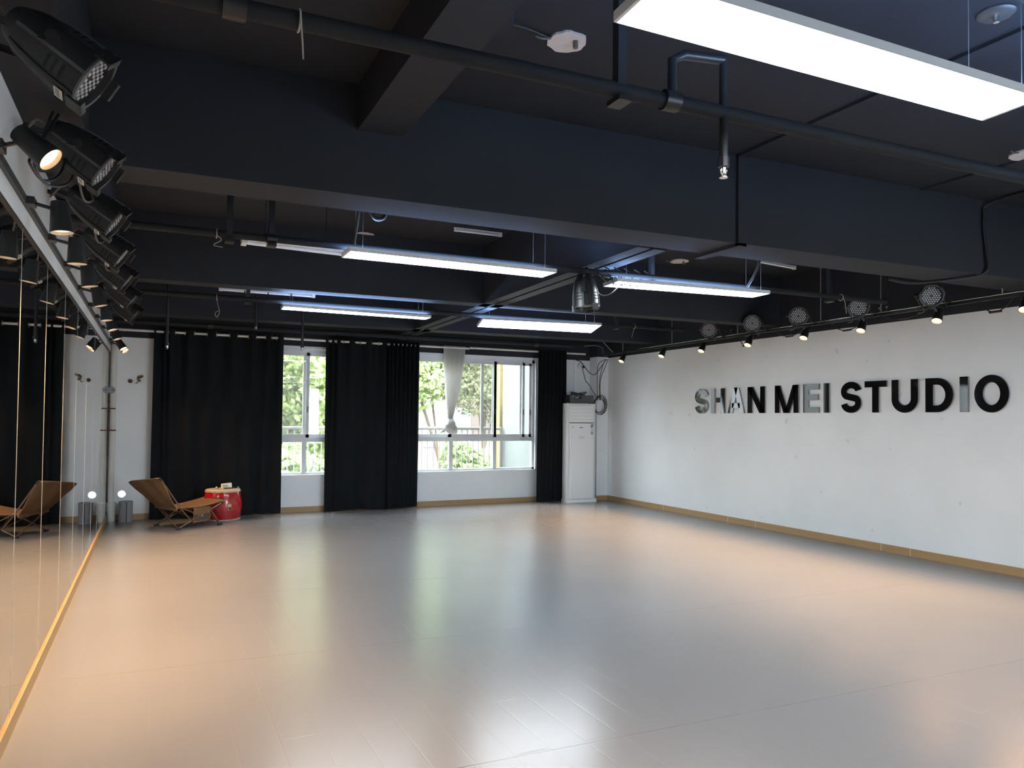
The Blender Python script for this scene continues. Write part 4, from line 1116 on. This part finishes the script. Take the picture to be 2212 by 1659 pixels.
for k in range(2): MB().box(AX0 + 0.08 + 0.005 * k, AX0 + 0.145 - 0.02 * k, AY0 - 0.001, AY0 + 0.002, 1.408 - 0.02 * k, 1.415 - 0.02 * k).build('small_print', ACLINE, ac, world=True)
for a in range(4):
    for b in range(2): MB().box(AX0 + 0.245 + a * 0.032, AX0 + 0.262 + a * 0.032, AY0 - 0.001, AY0 + 0.002, 1.19 + b * 0.03, 1.203 + b * 0.03).build('touch_button', ACLINE, ac, world=True)
MB().cyl((AX0 + 0.345, AY0 - 0.001, 1.325), (AX0 + 0.345, AY0 + 0.002, 1.325), 0.006, n=8).build('status_lamp', STICK, ac, world=True)
st = MB().box(AX1 - 0.135, AX1 - 0.068, AY0 - 0.0012, AY0 + 0.002, 1.335, 1.455).build('energy_label', STICK, ac, world=True)
for z0_, z1_, m in ((1.428, 1.455, BLUEINK), (1.395, 1.418, INK), (1.345, 1.352, BLUEINK)):
    q = MB().box(AX1 - 0.132, AX1 - 0.071 - (0.02 if m is INK else 0), AY0 - 0.0018, AY0 - 0.0012, z0_, z1_).build('label_print', m, st); q.data.transform(Matrix.Translation(-Vector(ac.location)))
for k in range(3): MB().box(AX1 - 0.125, AX1 - 0.082, AY0 - 0.0012, AY0 + 0.002, 1.268 + k * 0.02, 1.280 + k * 0.02).build('spec_label', INK, ac, world=True)

am = thing('amplifier', (7.2, 11.9, AH), 'dark amplifier box on top of the air conditioner', 'amplifier')
MB().box(6.93, 7.455, 11.74, 11.935, AH + 0.012, AH + 0.155).build('case', BPLAST, am, world=True)
for x in (6.97, 7.41): MB().cyl((x, 11.8, AH), (x, 11.8, AH + 0.014), 0.015, n=8).build('foot', BPLAST, am, world=True)
MB().box(6.94, 7.445, 11.732, 11.742, AH + 0.02, AH + 0.15).build('faceplate', mat('charcoal_faceplate', (0.06, 0.064, 0.07), 0.4), am, world=True)
ds = MB().box(7.03, 7.19, 11.728, 11.733, AH + 0.085, AH + 0.13).build('display', DARK, am, world=True)
for k in range(4):
    q = MB().box(7.045 + k * 0.02, 7.058 + k * 0.02, 11.726, 11.729, AH + 0.10, AH + 0.116).build('digit', STICK, ds); q.data.transform(Matrix.Translation(-Vector(am.location)))
for k in range(14): MB().cyl((6.98 + k * 0.033, 11.724, AH + 0.05), (6.98 + k * 0.033, 11.733, AH + 0.05), 0.007, n=8).build('knob', GREYEDGE, am, world=True)
MB().box(6.99, 7.02, 11.730, 11.733, AH + 0.127, AH + 0.135).build('brand_mark', STICK, am, world=True)
co = thing('coiled_cable', (7.15, 11.9, AH + 0.155), 'coil of black cable lying on the amplifier', 'cable')
for k in range(4):
    pts = [(7.16 + (0.14 + 0.008 * k) * math.cos(a) + 0.01 * k, 11.84 + 0.08 * math.sin(a), AH + 0.165 + 0.013 * k + 0.014 * math.sin(a * 2 + k)) for a in [2 * math.pi * q / 14 for q in range(14)]]
    MB().tube(pts, 0.007, 6, 3, closed=True).build('coil_turn', BMETAL, co, True, True)
ch_ = thing('coiled_cable', (7.6, 11.85, 1.8), 'black cable coil hanging beside the air conditioner', 'cable')
for k in range(5):
    cx, cz, rad = 7.66 + 0.015 * k, 1.82 + 0.01 * (k % 3), 0.13 + 0.012 * k
    pts = [(cx + rad * math.cos(a) * (1 - 0.06 * k), 11.87 + 0.02 * math.sin(a + k) + 0.008 * k, cz + rad * 1.05 * math.sin(a)) for a in [2 * math.pi * q / 16 for q in range(16)]]
    MB().tube(pts, 0.006, 6, 3, closed=True).build('coil_turn', BMETAL, ch_, True, True)
for k, x in enumerate((7.63, 7.68, 7.70)):
    MB().tube([(x, 11.88, 1.92), (x + 0.01, 11.90, 2.3), (x + 0.05 * k, 11.85, 2.6), (7.72 + 0.03 * k, 11.75, 2.70)], 0.006, 6).build('cable_drop', BMETAL, ch_, True, True)
conduit([(7.33, 12.2, 2.70), (7.42, 12.15, 2.66), (7.52, 12.0, 2.45), (7.62, 11.95, 2.42), (7.70, 11.88, 2.55), (7.74, 11.75, 2.70)], 0.007, 'black cable sagging from the far wall to the lamp rail', 'loose_cable', BMETAL, 6, 'cable')
conduit([(7.46, 12.17, 2.55), (7.53, 12.15, 2.3), (7.55, 12.1, 2.25), (7.62, 11.92, 2.0), (7.66, 11.9, 1.92)], 0.006, 'thin dark lead running down from the security camera', 'loose_cable', BMETAL, 6, 'cable')
conduit([(7.10, 11.5, 2.90), (7.35, 11.5, 2.92), (7.52, 11.55, 2.88), (7.60, 11.65, 2.76)], 0.012, 'grey hose end reaching the rail over the air conditioner', 'loose_cable', GREYEDGE, 6, 'cable')
tag(MB().box(7.305, 7.335, YF - 0.014, YF, 1.9, 2.70).build('wall_trunking', WPLAST), 'thin white cable trunking on the wall above the amplifier', 'trunking')
sc = thing('security_camera', (7.43, YF, 2.585), 'white dome security camera on the wall above the amplifier', 'camera')
MB().lathe([(0.055, 0), (0.055, 0.03), (0.04, 0.05)], (7.43, YF, 2.585), (0, -1, 0), 20).build('base', WPLAST, sc, True, True)
MB().sphere((7.455, YF - 0.055, 2.575), 0.036, 14, 10).build('dome', WPLAST, sc, True, True)
MB().lathe([(0.03, -0.01), (0.028, 0.012)], (7.47, YF - 0.085, 2.565), (0.4, -0.85, -0.25), 14).build('lens', BPLAST, sc, True, True)

# ------------------------------------------------------------------ corner things on the left
dp = thing('drain_pipe', (-0.54, 12.15, 0), 'cream drain pipe standing in the left corner', 'pipe')
MB().cyl((-0.545, 12.155, 0.27), (-0.545, 12.155, 2.60), 0.042, n=18).build('pipe_run', PVC, dp, True, True)
MB().cyl((-0.535, 12.14, 0.0), (-0.535, 12.14, 0.16), 0.055, n=18).build('pipe_foot', PVC, dp, True, True)
MB().cyl((-0.535, 12.14, 0.15), (-0.535, 12.14, 0.28), 0.06, n=18).build('pipe_collar', PVC, dp, True, True)
fd = thing('grey_disc', (-0.575, 12.10, 1.91), 'round grey disc ornament on the corner pipe', 'ornament')
MB().lathe([(0.03, 0), (0.05, 0.006), (0.052, 0.016), (0.03, 0.02)], (-0.565, 12.10, 1.91), (0.1, -1, 0), 22).build('disc', GREYPL, fd, True, True)
MB().box(-0.56, -0.53, 12.072, 12.078, 1.906, 1.914).build('pointer', BPLAST, fd, world=True)
hs = thing('hanging_strings', (-0.58, 12.09, 1.0), 'dark cord with two crossbars hanging in the left corner', 'hanging ornament')
MB().tube([(-0.585, 12.10, 1.83), (-0.58, 12.10, 1.5), (-0.585, 12.10, 1.2), (-0.585, 12.10, 0.95)], 0.003, 6).build('cord', BROWN, hs, True, True)
for z in (1.64, 1.325): MB().cyl((-0.595, 12.10, z), (-0.505 + (0.01 if z < 1.5 else 0.0), 12.10, z), 0.009, n=8).build('crossbar', BROWN, hs, True, True)
for z in (1.74, 1.60, 1.36): MB().sphere((-0.582, 12.10, z), 0.009, 8, 6).build('bead', BROWN, hs, True, True)
w1 = thing('wall_hook', (-0.33, YF, 2.05), 'small dark oval knob on the wall left of the curtain', 'wall hook')
MB().lathe([(0.012, 0), (0.03, 0.012), (0.026, 0.03), (0.01, 0.036)], (-0.325, YF, 2.05), (0, -1, 0), 14).build('knob', BROWN, w1, True, True)
w2 = thing('dried_flower', (-0.2, YF, 2.08), 'small dried olive sprig fixed to the wall near the curtain', 'ornament')
rnd = random.Random(12)
for k in range(9):
    c = (-0.195 + rnd.uniform(-0.03, 0.03), YF - 0.03 + rnd.uniform(-0.015, 0.015), 2.10 + rnd.uniform(-0.04, 0.04))
    MB().sphere(c, 0.016, 8, 6, sq=(1, 0.5, 1.2)).build('petal', OLIVE, w2, True, True)
MB().tube([(-0.2, YF - 0.02, 2.08), (-0.23, YF - 0.02, 2.03), (-0.255, YF - 0.015, 2.02)], 0.006, 6).build('stem', OLIVE, w2, True, True)

rm = thing('rolled_mat', (-0.34, 12.03, 0), 'grey vinyl offcut rolled into an upright cylinder in the left corner', 'roll')
mb = MB(); N_ = 60
for z in (0.0, 0.298):
    for s in (0, 1):
        for k in range(N_ + 1):
            a = math.radians(-80) + 2 * math.pi * 1.35 * k / N_
            q = 0.096 - 0.014 * k / N_ - s * 0.006
            mb.v.append((-0.345 + q * math.cos(a), 12.035 + q * math.sin(a), z))
L_ = N_ + 1
for k in range(N_):
    mb.f += [(k, k + 1, 2 * L_ + k + 1, 2 * L_ + k), (L_ + k, 3 * L_ + k, 3 * L_ + k + 1, L_ + k + 1), (2 * L_ + k, 2 * L_ + k + 1, 3 * L_ + k + 1, 3 * L_ + k), (k, L_ + k, L_ + k + 1, k + 1)]
mb.f += [(0, 2 * L_, 3 * L_, L_), (N_, L_ + N_, 3 * L_ + N_, 2 * L_ + N_)]
mb.build('sheet', GREYROLL, rm, True, True)
MB().box(-0.332, -0.324, 11.936, 11.942, 0.005, 0.29).build('open_edge', DARK, rm, world=True)

# ------------------------------------------------------------------ drum
dr = thing('drum', (0.945, 11.735, 0), 'red lacquered barrel drum with cream skin before the black curtain', 'drum')
dc = (0.945, 11.735, 0)
DH = 0.455; RB, RM = 0.238, 0.282
prof = []
for k in range(17):
    t = k / 16
    prof.append((RB + (RM - RB) * math.sin(math.pi * (0.06 + 0.88 * t)) - (RM - RB) * math.sin(math.pi * 0.06), DH * t))
MB().lathe([(r_, h_ * 0.96 + 0.01) for r_, h_ in prof], dc, (0, 0, 1), 48).build('shell', RED, dr, True)
for o in dr.children: o.data.transform(Matrix.Translation(-Vector(dc)))
def dlathe(nm, pr, m): 
    return MB().lathe(pr, (0, 0, 0), (0, 0, 1), 48).build(nm, m, dr, True)
dlathe('top_skin', [(RB + 0.006, DH - 0.035), (RB + 0.007, DH - 0.005), (RB - 0.004, DH + 0.006), (0.02, DH + 0.009)], SKIN)
dlathe('bottom_skin', [(RB - 0.01, 0.0), (RB + 0.004, 0.006), (RB + 0.006, 0.03)], SKIN)
for nm, z in (('top_studs', DH - 0.028), ('bottom_studs', 0.024)):
    sm = MB()
    for k in range(60):
        a = 2 * math.pi * k / 60
        sm.sphere(((RB + 0.007) * math.cos(a), (RB + 0.007) * math.sin(a), z), 0.0085, 8, 5)
    so = sm.build(nm, BRASS, dr, True); so['kind'] = 'stuff'
for a in (-75, 45, 165):
    aa = math.radians(a); d = Vector((math.cos(aa), math.sin(aa), 0)); c = d * (RM - 0.002) + Vector((0, 0, 0.235))
    pl = MB().lathe([(0.033, 0), (0.033, 0.004), (0.024, 0.010), (0.014, 0.02), (0.004, 0.024)], c, d, 18).build('handle_plate', BRASS, dr, True)
    s_ = Vector((-d.y, d.x, 0))
    MB().tube([c + d * 0.02 + s_ * 0.03 * math.cos(q) + Vector((0, 0, -0.035 + 0.03 * math.sin(q))) for q in [2 * math.pi * k / 14 for k in range(14)]], 0.0045, 6, smooth=0, closed=True).build('ring', BRASS, pl, True)
ti = thing('tissue_pack', (1.0, 11.82, DH + 0.01), 'white and green tissue pack lying on the red drum', 'tissue pack')
mb = MB(); mb.rbox(-0.075, 0.075, -0.045, 0.045, 0.0, 0.068, 0.016)
mb.v = [(x * (0.94 if z > 0.03 else 1), y * (0.9 if z > 0.03 else 1), z + (0.006 * math.sin(x * 30) if z > 0.03 else 0)) for x, y, z in mb.v]
mb.xf(Matrix.Rotation(math.radians(8), 4, 'Z')).build('wrapper', WPLAST, ti, True)
MB().box(-0.062, 0.01, -0.0465, -0.044, 0.012, 0.05).xf(Matrix.Rotation(math.radians(8), 4, 'Z')).build('green_label', GREENP, ti)
MB().box(-0.055, 0.035, -0.047, -0.0462, 0.026, 0.034).xf(Matrix.Rotation(math.radians(8), 4, 'Z')).build('print_line', STICK, ti)
dk = thing('drum_stick', (1.05, 11.66, DH + 0.01), 'dark stick lying across the drum skin', 'stick')
MB().cyl((0.95, 11.62, DH + 0.022), (1.155, 11.70, DH + 0.022), 0.009, n=8).build('shaft', BPLAST, dk, True, True)
MB().sphere((1.155, 11.70, DH + 0.024), 0.014, 8, 6).build('tip', ZINC, dk, True, True)
dm = thing('clip_microphone', (0.86, 11.68, DH + 0.01), 'small clip with white tip on the drum edge', 'clip')
MB().tube([(0.88, 11.66, DH + 0.013), (0.865, 11.66, DH + 0.03), (0.855, 11.66, DH + 0.038)], 0.005, 6).build('stem', BPLAST, dm, True, True)
MB().sphere((0.85, 11.66, DH + 0.04), 0.012, 8, 6, sq=(1.3, 1, 0.8)).build('tip', WPLAST, dm, True, True)

# ------------------------------------------------------------------ folding lounge chair
CH = Vector((0.46, 11.30, 0)); TH = math.radians(27)
chr_ = thing('folding_chair', CH, 'brown canvas folding lounge chair on thin bronze tubes beside the drum', 'chair')
RT = Matrix.Rotation(TH, 4, 'Z')
def lc(u, v, z): return RT @ Vector((u, -v, z))     # v positive = near side
def tub(pts, r=0.0085, nm='tube', m=BRONZE): return MB().tube([lc(*p) for p in pts], r, 8, smooth=0).build(nm, m, chr_, True)
FR, FF, HW = -0.30, 0.31, 0.29
SB, SZ = -0.30, 0.30        # seat rear corner
# feet
for u, v in ((FR, HW), (FR, -HW), (FF, HW), (FF, -HW)):
    p = lc(u, v, 0)
    MB().rbox(-0.032, 0.032, -0.022, 0.022, 0.0, 0.028, 0.01).xf(Matrix.Translation(p) @ RT).build('foot', BPLAST, chr_, True)
# rear X brace
tub([(FR, HW, 0.02), (SB - 0.03, -HW + 0.01, SZ)], nm='rear_brace'); tub([(FR, -HW, 0.02), (SB + 0.02, HW - 0.01, SZ)], nm='rear_brace')
# front X brace
tub([(FF, HW, 0.02), (FF + 0.02, -HW, 0.30)], nm='front_brace'); tub([(FF, -HW, 0.02), (FF + 0.02, HW, 0.30)], nm='front_brace')
for s in (1, -1):
    v = HW * s
    tub([(FR, v, 0.02), (0.36, v, 0.325)], nm='side_brace')
    tub([(SB + 0.03, v, SZ), (FF, v, 0.02)], nm='side_brace')
    tub([(SB + 0.02, v * 0.99, SZ), (-0.105, v * 0.99, 0.09)], nm='lock_strut')
    tub([(0.175, v * 1.01, 0.215), (FF, v * 1.01, 0.03)], nm='front_strut')
    tub([(SB + 0.03, v, SZ - 0.01), (-0.555 if s > 0 else -0.68, v, 0.70 if s > 0 else 0.625)], 0.010, 'back_rail')
    hub = lc(-0.105, v, 0.095)
    MB().sphere(hub, 0.022, 10, 8).build('hub', BPLAST, chr_, True)
    for q in ((0.04, v, 0.165), (0.175, v, 0.22), (SB + 0.03, v, SZ)): MB().sphere(lc(*q), 0.012, 8, 6).build('rivet_joint', ZINC if q[0] < 0.1 else BPLAST, chr_, True)
    MB().sphere(lc(0.345, v, 0.315), 0.02, 8, 6).build('corner_cap', BPLAST, chr_, True)
MB().rbox(-0.018, 0.018, -0.008, 0.008, -0.008, 0.008, 0.003).xf(Matrix.Translation(lc(-0.075, HW + 0.01, 0.085)) @ RT @ Matrix.Rotation(math.radians(-25), 4, 'Y')).build('release_latch', REDPL, chr_)
tub([(-0.555, HW, 0.70), (-0.585, HW - 0.04, 0.708), (-0.68, -HW + 0.04, 0.65), (-0.68, -HW, 0.625)], 0.010, 'top_rail')
def sheet(nm, fn, nu, nv, m, th=0.006):
    mb = MB()
    for s in (0, 1):
        for i in range(nu + 1):
            for j in range(nv + 1):
                p = fn(i / nu, j / nv * 2 - 1); mb.v.append(tuple(lc(p[0], p[1], p[2] - s * th)))
    N = (nu + 1) * (nv + 1)
    for i in range(nu):
        for j in range(nv):
            a = i * (nv + 1) + j
            mb.f += [(a, a + 1, a + nv + 2, a + nv + 1), (N + a, N + a + nv + 1, N + a + nv + 2, N + a + 1)]
    for i in range(nu):
        for j in (0, nv):
            a = i * (nv + 1) + j; mb.f.append((a, a + nv + 1, N + a + nv + 1, N + a))
    for j in range(nv):
        for i in (0, nu):
            a = i * (nv + 1) + j; mb.f.append((a, a + 1, N + a + 1, N + a))
    return mb.build(nm, m, chr_, True)
def backf(t, w):
    u = -0.31 - (0.325 - 0.06 * w) * t; z = 0.285 + (0.388 + 0.037 * w) * t
    sag = 0.05 * (1 - w * w) * math.sin(math.pi * min(1, t + 0.08))
    return (u + sag * -0.2 - 0.012 * math.sin(7 * w + 4 * t), HW * 0.985 * w, z - sag + 0.005 * math.sin(9 * t + 3 * w))
sheet('back_canvas', backf, 18, 14, CANVAS)
def seatf(t, w):
    u = -0.31 + 0.72 * t
    z = 0.29 + 0.065 * t ** 1.5 - 0.075 * math.sin(math.pi * t) * (1 - 0.75 * w * w) + 0.02 * abs(w) * math.sin(math.pi * t) * 0 + 0.006 * math.sin(8 * w + 5 * t)
    return (u, HW * 0.99 * w * (1 - 0.10 * math.sin(math.pi * t)), z)
sheet('seat_canvas', seatf, 20, 14, CANVAS)
tub([backf(k / 10, 1) for k in range(11)], 0.007, 'hem', CANVAS2); tub([backf(k / 10, -1) for k in range(11)], 0.007, 'hem', CANVAS2)
tub([seatf(k / 10, 1) for k in range(11)], 0.007, 'hem', CANVAS2); tub([seatf(1, k / 5 - 1) for k in range(11)], 0.009, 'hem', BPLAST)
for v, a, b in ((HW, -0.54, 0.68), (-HW, -0.655, 0.60)): tub([(a, v, b), (a - 0.035, v * 0.98, b + 0.04)], 0.013, 'corner_sleeve', BPLAST)
# rear flap and side pocket
mb = MB().hexa([lc(-0.33, -HW, 0.255), lc(-0.33, HW, 0.255), lc(-0.32, HW, 0.255), lc(-0.32, -HW, 0.255)], [lc(-0.335, -HW, 0.30), lc(-0.335, HW, 0.30), lc(-0.31, HW, 0.30), lc(-0.31, -HW, 0.30)])
mb.build('rear_band', CANVAS2, chr_)
MB().hexa([lc(-0.08, HW, 0.09), lc(0.14, HW, 0.10), lc(0.14, HW + 0.012, 0.10), lc(-0.08, HW + 0.012, 0.09)], [lc(-0.08, HW - 0.01, 0.19), lc(0.15, HW - 0.01, 0.195), lc(0.15, HW + 0.004, 0.195), lc(-0.08, HW + 0.004, 0.19)]).build('mesh_pocket', MESHP, chr_)
MB().hexa([lc(-0.08, HW, 0.185), lc(0.15, HW, 0.19), lc(0.15, HW + 0.010, 0.19), lc(-0.08, HW + 0.010, 0.185)], [lc(-0.08, HW - 0.01, 0.275), lc(0.15, HW - 0.01, 0.285), lc(0.15, HW, 0.285), lc(-0.08, HW, 0.275)]).build('pocket_band', CANVAS, chr_)
tub([(-0.085, HW + 0.012, 0.27), (-0.09, HW + 0.014, 0.12), (-0.06, HW + 0.014, 0.085), (0.11, HW + 0.014, 0.092), (0.15, HW + 0.014, 0.125), (0.158, HW + 0.012, 0.28)], 0.005, 'pocket_piping', CANVAS2)

# ------------------------------------------------------------------ small sockets on the black band of the right wall
for i, (y, z) in enumerate(((8.6, 2.93), (5.95, 2.93))):
    so = thing('wall_socket', (XR, y, z), 'small socket with two metal dots on the black band, %s' % ('above SHAN' if i == 0 else 'above STUDIO'), 'socket', 'sockets on the black band')
    MB().box(XR - 0.012, XR - 0.001, y - 0.06, y + 0.06, z - 0.04, z + 0.04).build('cover', BLACKP, so, world=True)
    for k in (-1, 1): MB().cyl((XR - 0.03, y + k * 0.05, z), (XR - 0.012, y + k * 0.05, z), 0.016, n=10).build('metal_dot', CHROME, so, True, True)
